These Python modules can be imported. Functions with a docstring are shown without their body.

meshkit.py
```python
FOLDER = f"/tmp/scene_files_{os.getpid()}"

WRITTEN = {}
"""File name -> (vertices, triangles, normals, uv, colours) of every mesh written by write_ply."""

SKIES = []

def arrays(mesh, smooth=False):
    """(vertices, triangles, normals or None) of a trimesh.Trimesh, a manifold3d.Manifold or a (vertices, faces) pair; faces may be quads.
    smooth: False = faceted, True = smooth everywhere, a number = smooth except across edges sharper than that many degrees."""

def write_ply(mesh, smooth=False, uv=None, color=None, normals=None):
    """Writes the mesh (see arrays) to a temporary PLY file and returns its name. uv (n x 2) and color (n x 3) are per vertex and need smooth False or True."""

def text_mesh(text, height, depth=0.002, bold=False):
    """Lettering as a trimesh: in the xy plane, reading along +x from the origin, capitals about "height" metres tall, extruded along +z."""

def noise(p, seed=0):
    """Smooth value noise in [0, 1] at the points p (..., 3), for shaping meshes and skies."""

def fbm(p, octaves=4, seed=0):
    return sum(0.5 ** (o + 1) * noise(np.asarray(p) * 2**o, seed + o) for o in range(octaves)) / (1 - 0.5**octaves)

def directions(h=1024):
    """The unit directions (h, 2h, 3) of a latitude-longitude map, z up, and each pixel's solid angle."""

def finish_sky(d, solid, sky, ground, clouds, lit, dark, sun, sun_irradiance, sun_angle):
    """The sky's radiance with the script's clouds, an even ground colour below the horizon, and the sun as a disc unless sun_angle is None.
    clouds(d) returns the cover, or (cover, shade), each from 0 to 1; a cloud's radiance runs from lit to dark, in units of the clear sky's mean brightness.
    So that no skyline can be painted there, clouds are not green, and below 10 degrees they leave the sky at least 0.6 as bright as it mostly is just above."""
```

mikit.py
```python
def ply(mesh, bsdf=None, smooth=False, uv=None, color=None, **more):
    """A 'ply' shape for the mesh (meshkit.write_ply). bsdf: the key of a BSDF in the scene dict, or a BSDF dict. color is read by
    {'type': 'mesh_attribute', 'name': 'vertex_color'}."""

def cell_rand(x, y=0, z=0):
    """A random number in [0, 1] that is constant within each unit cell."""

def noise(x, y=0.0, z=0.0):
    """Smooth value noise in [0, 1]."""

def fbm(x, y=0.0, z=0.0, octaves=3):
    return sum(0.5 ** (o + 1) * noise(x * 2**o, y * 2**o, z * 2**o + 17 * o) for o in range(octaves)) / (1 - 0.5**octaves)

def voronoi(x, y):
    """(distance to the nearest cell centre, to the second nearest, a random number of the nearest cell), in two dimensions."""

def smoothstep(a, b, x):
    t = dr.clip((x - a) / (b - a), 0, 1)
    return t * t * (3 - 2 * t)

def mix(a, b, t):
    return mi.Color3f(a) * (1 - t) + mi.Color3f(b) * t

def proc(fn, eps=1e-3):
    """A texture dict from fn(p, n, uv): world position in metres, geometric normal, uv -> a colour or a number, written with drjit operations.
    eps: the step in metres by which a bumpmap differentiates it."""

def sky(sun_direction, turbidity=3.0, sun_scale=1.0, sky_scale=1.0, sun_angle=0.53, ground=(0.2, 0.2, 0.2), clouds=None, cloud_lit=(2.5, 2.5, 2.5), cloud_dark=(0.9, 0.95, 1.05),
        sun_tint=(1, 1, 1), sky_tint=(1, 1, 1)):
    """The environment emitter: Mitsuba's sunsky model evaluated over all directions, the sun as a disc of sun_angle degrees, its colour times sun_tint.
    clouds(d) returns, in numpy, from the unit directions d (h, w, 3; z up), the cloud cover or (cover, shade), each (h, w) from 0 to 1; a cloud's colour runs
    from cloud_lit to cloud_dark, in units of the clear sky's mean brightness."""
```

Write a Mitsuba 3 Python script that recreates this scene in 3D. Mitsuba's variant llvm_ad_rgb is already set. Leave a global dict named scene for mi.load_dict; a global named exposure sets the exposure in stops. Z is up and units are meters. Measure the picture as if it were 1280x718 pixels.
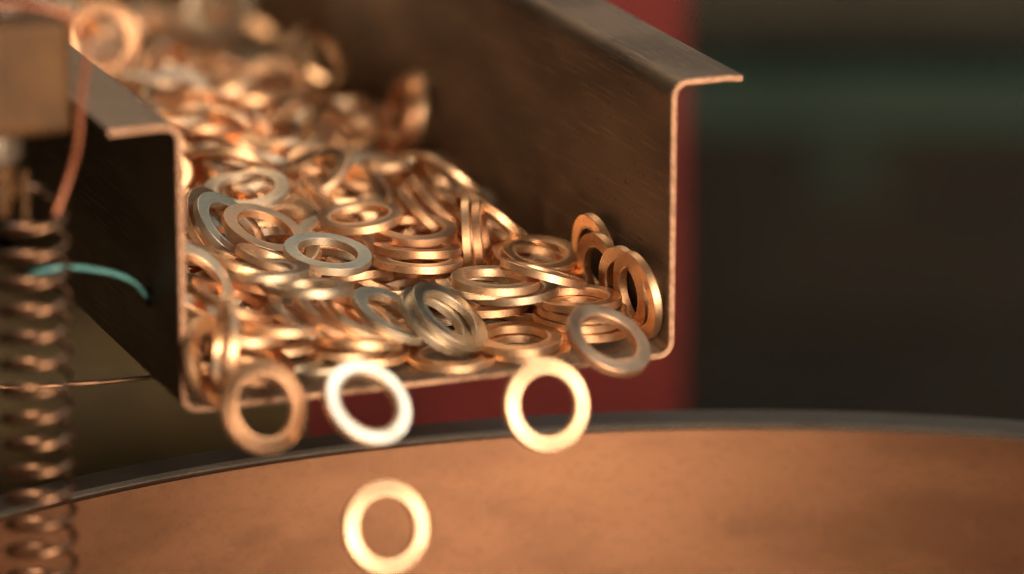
import math
import numpy as np, trimesh, mitsuba as mi, drjit as dr, mikit
from mikit import noise, fbm, voronoi, smoothstep, mix
from scipy.spatial.transform import Rotation
T4 = mi.ScalarTransform4f
MM = 0.001
scene, labels = {}, {}

# ---------------------------------------------------------------- camera, light, exposure
CAM = np.array([-283.7642, -953.5495, 310.5624]) * MM
RIGHT, UP, FWD = np.array([0.9353507, -0.3537172, 0.0017868]), np.array([0.0948847, 0.2557681, 0.9620705]), np.array([0.3407579, 0.8997038, -0.2727952])
scene['camera'] = {'type': 'thinlens', 'fov': 12.317408921383734, 'fov_axis': 'x', 'aperture_radius': 0.0175, 'focus_distance': 1.094,
                   'near_clip': 0.05, 'far_clip': 20.0, 'to_world': T4().look_at(origin=CAM.tolist(), target=(CAM + FWD).tolist(), up=UP.tolist())}
exposure = 0.12


def lamp(name, label, pos, aim, w, h, rgb, kind='soft box lamp'):
    """A soft work lamp: a glowing diffuser in a shallow dark tray."""
    tw = T4().look_at(origin=[v * MM for v in pos], target=[v * MM for v in aim], up=[0, 0, 1])
    q = trimesh.Trimesh(np.array([[-w, -h, 0], [w, -h, 0], [w, h, 0], [-w, h, 0]]) * MM / 2, [[0, 1, 2], [0, 2, 3]], process=False)
    scene[name + '__diffuser'] = mikit.ply(q, 'lamp_tray', to_world=tw, emitter={'type': 'area', 'radiance': {'type': 'rgb', 'value': list(rgb)}})
    b = trimesh.creation.box(extents=[(w + 24) * MM, (h + 24) * MM, 40 * MM])
    b.apply_translation([0, 0, -22 * MM])
    scene[name + '__tray'] = mikit.ply(b, 'lamp_tray', to_world=tw)
    labels[name] = {'label': label, 'category': 'lamp'}


lamp('work_lamp', 'warm soft work lamp standing outside the frame in front of the trough', (270, -1420, 320), (60, 60, 0), 780, 560, (32.5, 24, 16.4))
lamp('ceiling_lamp', 'large cool ceiling lamp hanging outside the frame above the trough', (800, -150, 880), (60, 60, 0), 480, 480, (2.4, 2.95, 3.2))
lamp('rear_fill', 'dim wide fill panel added outside the frame behind and right of the trough', (760, 800, 800), (60, 60, 0), 1000, 700, (0.40, 0.42, 0.37))  # added fill panel, lifts the dark upward faces of the washers
lamp('heap_fill', 'warm fill light added outside the frame above the rear end of the trough', (70, 400, 540), (50, 220, 20), 200, 200, (8.5, 6.2, 4.1))  # added light that brightens the rear of the heap
scene['lamp_tray'] = {'type': 'twosided', 'bsdf': {'type': 'diffuse', 'reflectance': {'type': 'rgb', 'value': [0.03, 0.03, 0.03]}}}


# ---------------------------------------------------------------- materials
def two(d): return {'type': 'twosided', 'bsdf': d}
def mm(p): return p.x * 1000, p.y * 1000, p.z * 1000


def copper(base, dull, seed):
    """Turned copper alloy: fine turning streaks along the ring (uv: profile, angle), patches of brown and grey-green tarnish."""
    def col(p, n, uv):
        x, y, z = mm(p)
        streak = noise(uv.x * 95.0 + seed, uv.y * 14.0) * 0.6 + noise(uv.x * 210.0, uv.y * 30.0 + seed) * 0.4
        tarn = smoothstep(0.45, 0.8, fbm(x * 0.11 + seed, y * 0.11, z * 0.11, 4))
        speck = smoothstep(0.68, 0.82, noise(x * 1.7, y * 1.7 + seed, z * 1.7))
        c = mix(base, dull, dr.clip(tarn * 0.75 + (streak - 0.5) * 0.55, 0, 1))
        return mix(c, (0.30, 0.17, 0.10), speck * 0.25)

    def rough(p, n, uv):
        # the punched flat faces are smoother than the turned rims (uv.x runs round the profile: outer rim, lower face, bore, upper face)
        x, y, z = mm(p)
        s = uv.x * 20.0
        face = smoothstep(2.3, 2.5, s) * (1 - smoothstep(5.3, 5.5, s)) + smoothstep(7.8, 8.0, s)
        return 0.54 - 0.23 * face + 0.14 * (fbm(x * 0.2, y * 0.2 + seed, z * 0.2, 3) - 0.5) + 0.06 * (noise(uv.x * 95.0 + seed, uv.y * 14.0) - 0.5)
    return two({'type': 'principled', 'base_color': mikit.proc(col), 'metallic': 1.0, 'roughness': mikit.proc(rough), 'anisotropic': 0.4, 'specular': 0.5})


VARIANTS = [((0.94, 0.63, 0.395), (0.72, 0.43, 0.24)), ((0.92, 0.60, 0.36), (0.62, 0.355, 0.20)), ((0.95, 0.67, 0.45), (0.78, 0.50, 0.30)),
            ((0.78, 0.455, 0.27), (0.48, 0.275, 0.17)), ((0.62, 0.52, 0.40), (0.42, 0.40, 0.32))]
for i, (a, b) in enumerate(VARIANTS):
    scene[f'copper_{i}'] = copper(a, b, 3.7 * i)


def sheet_col(p, n, uv):
    x, y, z = mm(p)
    g = fbm(x * 0.06, y * 0.03, z * 0.06, 4)
    scr = noise(x * 1.3, y * 0.08, z * 1.3) * 0.5 + noise(x * 3.1, y * 0.15, z * 3.1) * 0.5
    c = mix((0.20, 0.155, 0.118), (0.125, 0.097, 0.076), smoothstep(0.3, 0.7, g))
    c = mix(c, (0.31, 0.235, 0.175), smoothstep(0.55, 0.8, scr) * 0.45)
    spot = smoothstep(0.84, 0.92, noise(x * 0.9, y * 0.9, z * 0.9))
    c = mix(c, (0.06, 0.05, 0.045), spot * 0.5)
    edge = mix((0.42, 0.25, 0.165), (0.29, 0.17, 0.11), smoothstep(0.35, 0.65, fbm(x * 0.9, y, z * 0.9, 3)))   # the sawn front edge is bright bare metal
    return mix(c, edge, smoothstep(0.26, 0.2, y))


def sheet_rough(p, n, uv):
    x, y, z = mm(p)
    return 0.46 + 0.2 * fbm(x * 0.09, y * 0.05, z * 0.09, 4)


scene['sheet_steel'] = two({'type': 'principled', 'base_color': mikit.proc(sheet_col), 'metallic': 0.6, 'roughness': mikit.proc(sheet_rough)})
scene['cut_edge'] = two({'type': 'principled', 'base_color': mikit.proc(lambda p, n, uv: mix((0.62, 0.40, 0.27), (0.38, 0.23, 0.15), smoothstep(0.35, 0.7, fbm(p.x * 700, p.y * 700, p.z * 700, 3)))), 'metallic': 1.0, 'roughness': 0.5})


def board_col(p, n, uv):
    x, y, z = mm(p)
    g = fbm(x * 0.045, y * 0.045, z * 0.07, 4)
    f = noise(x * 0.5, y * 0.5, z * 0.5) * 0.5 + noise(x * 1.1, y * 1.1, z * 1.1) * 0.5
    c = mix((0.46, 0.24, 0.14), (0.355, 0.185, 0.11), smoothstep(0.3, 0.72, g))
    scr = smoothstep(0.80, 0.9, noise(x * 1.6 + y * 1.6, z * 0.09 + x * 0.02)) * smoothstep(0.5, 0.7, noise(x * 0.06 + 9, y * 0.06, z * 0.06))   # scuffs left by falling parts
    c = mix(c, (0.58, 0.33, 0.20), scr * 0.12)
    return mix(c, (0.29, 0.155, 0.09), smoothstep(0.45, 0.75, f) * 0.25)


scene['drum_board'] = two({'type': 'principled', 'base_color': mikit.proc(board_col), 'metallic': 0.96, 'roughness': 0.4, 'specular': 0.4})
scene['drum_outside'] = two({'type': 'diffuse', 'reflectance': {'type': 'rgb', 'value': [0.12, 0.08, 0.05]}})
scene['rim_steel'] = two({'type': 'principled', 'base_color': mikit.proc(lambda p, n, uv: mix((0.06, 0.056, 0.05), (0.03, 0.027, 0.025), fbm(p.x * 90, p.y * 90, p.z * 200, 3))), 'metallic': 0.2, 'roughness': 0.5})
scene['brass'] = two({'type': 'principled', 'specular': 0.25, 'base_color': mikit.proc(lambda p, n, uv: mix((0.095, 0.047, 0.017), (0.06, 0.03, 0.012), smoothstep(0.3, 0.75, fbm(p.x * 130, p.y * 130, p.z * 60, 4)))), 'metallic': 0.2, 'roughness': 0.55})
scene['dark_metal'] = two({'type': 'principled', 'base_color': {'type': 'rgb', 'value': [0.10, 0.085, 0.075]}, 'metallic': 0.6, 'roughness': 0.5})
scene['grey_metal'] = two({'type': 'principled', 'base_color': mikit.proc(lambda p, n, uv: mix((0.36, 0.31, 0.26), (0.22, 0.18, 0.15), fbm(p.x * 200, p.y * 200, p.z * 200, 3))), 'metallic': 0.9, 'roughness': 0.45})
scene['spring_wire'] = two({'type': 'principled', 'base_color': mikit.proc(lambda p, n, uv: mix((0.35, 0.205, 0.13), (0.18, 0.105, 0.068), smoothstep(0.35, 0.7, fbm(p.x * 300, p.y * 300, p.z * 300, 3)))), 'metallic': 1.0, 'roughness': 0.36})
scene['lacquered_copper'] = two({'type': 'principled', 'base_color': mikit.proc(lambda p, n, uv: mix((0.40, 0.145, 0.075), (0.25, 0.09, 0.05), fbm(p.x * 260, p.y * 260, p.z * 260, 3))), 'metallic': 0.35, 'roughness': 0.4})
scene['teal_plastic'] = two({'type': 'principled', 'base_color': {'type': 'rgb', 'value': [0.09, 0.25, 0.27]}, 'roughness': 0.3, 'specular': 0.5})


def paint(a, b, rough=0.5, k=40.0, spec=0.15):
    return two({'type': 'principled', 'base_color': mikit.proc(lambda p, n, uv: mix(a, b, smoothstep(0.35, 0.7, fbm(p.x * k, p.y * k, p.z * k, 4)))), 'roughness': rough, 'specular': spec})


scene['olive_paint'] = paint((0.10, 0.075, 0.035), (0.07, 0.055, 0.03))
scene['red_paint'] = paint((0.15, 0.022, 0.021), (0.115, 0.017, 0.016))
scene['brown_paint'] = paint((0.016, 0.014, 0.011), (0.011, 0.010, 0.0085), 0.55, 15)
scene['teal_paint'] = paint((0.022, 0.043, 0.036), (0.017, 0.034, 0.029), 0.5, 15)
scene['grey_paint'] = paint((0.034, 0.032, 0.025), (0.027, 0.025, 0.020), 0.5, 15)
scene['bracket_paint'] = paint((0.018, 0.028, 0.0235), (0.014, 0.022, 0.019), 0.5, 15)
scene['black_paint'] = paint((0.0115, 0.012, 0.0105), (0.0085, 0.009, 0.008), 0.6, 15)
scene['concrete'] = paint((0.16, 0.15, 0.14), (0.11, 0.105, 0.10), 0.8, 8)


# ---------------------------------------------------------------- helpers (millimetres in, metres out)
def put(key, mesh, bsdf, smooth=30, uv=None):
    m = mesh.copy() if isinstance(mesh, trimesh.Trimesh) else trimesh.Trimesh(*mesh, process=False)
    m.vertices = np.asarray(m.vertices) * MM
    scene[key] = mikit.ply(m, bsdf, smooth=smooth, uv=uv)


def tag(key, label, cat, group=None, kind=None):
    labels[key] = {'label': label, 'category': cat}
    if group: labels[key]['group'] = group
    if kind: labels[key]['kind'] = kind


def structure(key, label=None):
    labels[key] = {'kind': 'structure'}
    if label: labels[key]['label'] = label


def spline(pts, n=12):
    p = np.asarray(pts, float); q = np.vstack([2 * p[0] - p[1], p, 2 * p[-1] - p[-2]]); out = []
    for i in range(1, len(q) - 2):
        a, b, c, d = q[i - 1:i + 3]
        for t in np.linspace(0, 1, n, endpoint=False):
            out.append(0.5 * (2 * b + (c - a) * t + (2 * a - 5 * b + 4 * c - d) * t * t + (3 * b - a - 3 * c + d) * t ** 3))
    return np.array(out + [p[-1]])


def tube(path, r, sides=14):
    p = np.asarray(path, float); n = len(p)
    t = np.gradient(p, axis=0); t /= np.linalg.norm(t, axis=1, keepdims=True)
    a = np.cross(t[0], [0.3, 0.2, 0.9]); a /= np.linalg.norm(a); A = []
    for i in range(n):
        a = a - t[i] * (a @ t[i]); a /= np.linalg.norm(a); A.append(a)
    A = np.array(A); B = np.cross(t, A); th = np.arange(sides) * 2 * np.pi / sides
    v = (p[:, None] + r * (np.cos(th)[None, :, None] * A[:, None] + np.sin(th)[None, :, None] * B[:, None])).reshape(-1, 3)
    f = []
    for i in range(n - 1):
        for j in range(sides):
            k = (j + 1) % sides
            f += [[i * sides + j, i * sides + k, (i + 1) * sides + k], [i * sides + j, (i + 1) * sides + k, (i + 1) * sides + j]]
    v = np.vstack([v, p[0], p[-1]])
    for j in range(sides):
        k = (j + 1) % sides
        f += [[n * sides, k, j], [n * sides + 1, (n - 1) * sides + j, (n - 1) * sides + k]]
    return trimesh.Trimesh(v, f, process=False)


def rbox(x0, x1, y0, y1, z0, z1, r=1.0):
    """A box with rounded edges: the hull of eight small spheres."""
    s = trimesh.creation.icosphere(subdivisions=2, radius=r).vertices
    c = np.array([[x, y, z] for x in (x0 + r, x1 - r) for y in (y0 + r, y1 - r) for z in (z0 + r, z1 - r)])
    return trimesh.Trimesh((c[:, None] + s[None]).reshape(-1, 3)).convex_hull


def lathe(prof, center, seg=96, closed=False):
    m = trimesh.creation.revolve(np.asarray(prof, float), sections=seg)
    m.apply_translation(center)
    return m


# ---------------------------------------------------------------- the floor of the workshop
g = trimesh.Trimesh([[-6000, -6000, -620], [6000, -6000, -620], [6000, 6000, -620], [-6000, 6000, -620]], [[0, 1, 2], [0, 2, 3]], process=False)
put('floor', g, 'concrete', smooth=False); structure('floor')

# ---------------------------------------------------------------- the bent sheet-metal trough
W, H, TH, FL, LEN = 117.0, 65.74, 1.6, 15.7, 420.0


def arc(cx, cz, r, a0, a1, n=8):
    return [(cx + r * math.cos(math.radians(a)), cz + r * math.sin(math.radians(a))) for a in np.linspace(a0, a1, n)]


def strip(center_line, y0, y1, sub=1):
    """Sheet of thickness TH along a line in x and z, run along y, its front arrises softened."""
    c = np.array(center_line); t = np.gradient(c, axis=0); t /= np.linalg.norm(t, axis=1, keepdims=True); nrm = np.c_[-t[:, 1], t[:, 0]]
    loops = []
    for inset, y in ((0.25, y0), (0.0, y0 + 0.25), (0.0, y1)):
        h = TH / 2 - inset
        loops.append(np.vstack([c + nrm * h, (c - nrm * h)[::-1]]))
    n = len(loops[0]); v = []
    for lp, y in zip(loops, (y0, y0 + 0.25, y1)):
        v.append(np.c_[lp[:, 0], np.full(n, y), lp[:, 1]])
    v = np.vstack(v); f = []
    for k in range(2):
        for i in range(n):
            j = (i + 1) % n
            f += [[k * n + i, k * n + j, (k + 1) * n + j], [k * n + i, (k + 1) * n + j, (k + 1) * n + i]]
    m = n // 2
    for b, fl in ((0, 1), (2 * n, 0)):
        for i in range(m - 1):
            q = [b + i, b + i + 1, b + n - 2 - i, b + n - 1 - i]
            f += [[q[0], q[1], q[2]], [q[0], q[2], q[3]]] if fl else [[q[0], q[2], q[1]], [q[0], q[3], q[2]]]
    me = trimesh.Trimesh(v, f, process=False); me.fix_normals()
    return me


h2 = TH / 2; rb = 3.2; rt = 3.4
ZR = 0.7                                  # the floor climbs a little to the right at the lip
floor_line = [(rb + h2, h2)] + [(x, h2 + ZR * (x / W)) for x in np.linspace(8, W - 8, 6)] + [(W - rb - h2, h2 + ZR)]
lw_line = arc(h2 + rb, h2 + rb, rb, 270, 180) + [(h2, z) for z in np.linspace(10, H - 10, 5)] + [(h2, H - h2 - rt)]
rw_line = arc(W - h2 - rb, h2 + rb + ZR, rb, 270, 360) + [(W - h2, z) for z in np.linspace(10, H - 10, 5)] + [(W - h2, H - h2 - rt)]
lf_line = arc(h2 - rt, H - h2 - rt, rt, 0, 90) + [(x, H - h2 - 0.02 * (h2 - rt - x)) for x in np.linspace(-rt - 2, -FL + 0.6, 4)]
rf_line = arc(W - h2 + rt, H - h2 - rt, rt, 180, 90) + [(W + rt + 2 + k * (FL - rt - 3.2) / 3, H - h2 + 0.05 * k) for k in range(3)] + [(W + FL, H - h2 - 0.25)]
for nm, line in (('floor_pan', floor_line), ('side_wall', lw_line), ('side_wall_001', rw_line), ('flange', lf_line), ('flange_001', rf_line)):
    put('feed_trough__' + nm, strip(line, 0, LEN), 'sheet_steel', smooth=40)
gr = trimesh.creation.torus(1.5, 0.7, major_sections=28, minor_sections=12); gr.apply_transform(trimesh.transformations.rotation_matrix(math.pi / 2, [0, 1, 0])); gr.apply_translation([-0.3, 22.0, 21.0])
put('feed_trough__grommet', gr, 'black_paint', smooth=True)
labels['feed_trough__grommet'] = {'label': 'black rubber grommet where the teal wire enters the trough side'}
tag('feed_trough', 'brown bent sheet metal trough open at the front and heaped with copper washers', 'trough')
labels['feed_trough__side_wall'] = {'label': 'left side wall of the trough, its outer face in deep shade'}
labels['feed_trough__side_wall_001'] = {'label': 'right side wall of the trough, its bare inner face showing'}
labels['feed_trough__flange'] = {'label': 'left flange of the trough, folded outward'}
labels['feed_trough__flange_001'] = {'label': 'right flange of the trough, folded outward with a rounded corner'}

# ---------------------------------------------------------------- the washers
RO, RI, TK = 10.3, 6.9, 1.95


def ring_mesh(seg, cham=0.14, split=True):
    c = cham
    prof = [(RO - c, TK / 2), (RO, TK / 2 - c), (RO, -TK / 2 + c), (RO - c, -TK / 2), (RI + c, -TK / 2), (RI, -TK / 2 + c), (RI, TK / 2 - c), (RI + c, TK / 2)]
    if not cham: prof = [(RO, TK / 2), (RO, -TK / 2), (RI, -TK / 2), (RI, TK / 2)]
    ang = np.arange(seg + 1) * 2 * np.pi / seg; v, f, uv, s = [], [], [], 0.0
    for k in range(len(prof)):
        a, b = np.array(prof[k]), np.array(prof[(k + 1) % len(prof)]); L = np.linalg.norm(b - a); base = len(v)
        for t in ang:
            for (r, z), q in ((a, s), (b, s + L)):
                v.append([r * math.cos(t), r * math.sin(t), z]); uv.append([q / 20.0, t / (2 * np.pi)])
        for i in range(seg):
            q = base + 2 * i
            f += [[q, q + 1, q + 3], [q, q + 3, q + 2]]
        s += L
    v = np.array(v); f = np.array(f)
    m = trimesh.Trimesh(v, f, process=False)
    cen = v[f].mean(1); rad = np.c_[cen[:, :2] * (1 - (RO + RI) / 2 / np.linalg.norm(cen[:, :2], axis=1, keepdims=True)), cen[:, 2]]
    if (np.einsum('ij,ij->i', m.face_normals, rad) < 0).mean() > 0.5: m = trimesh.Trimesh(v, f[:, ::-1], process=False)
    return m, np.array(uv)


RM, RUV = ring_mesh(72)
RM.vertices = np.asarray(RM.vertices) * MM
RING = [mikit.ply(RM, f'copper_{i}', smooth=True, uv=RUV) for i in range(len(VARIANTS))]

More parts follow.
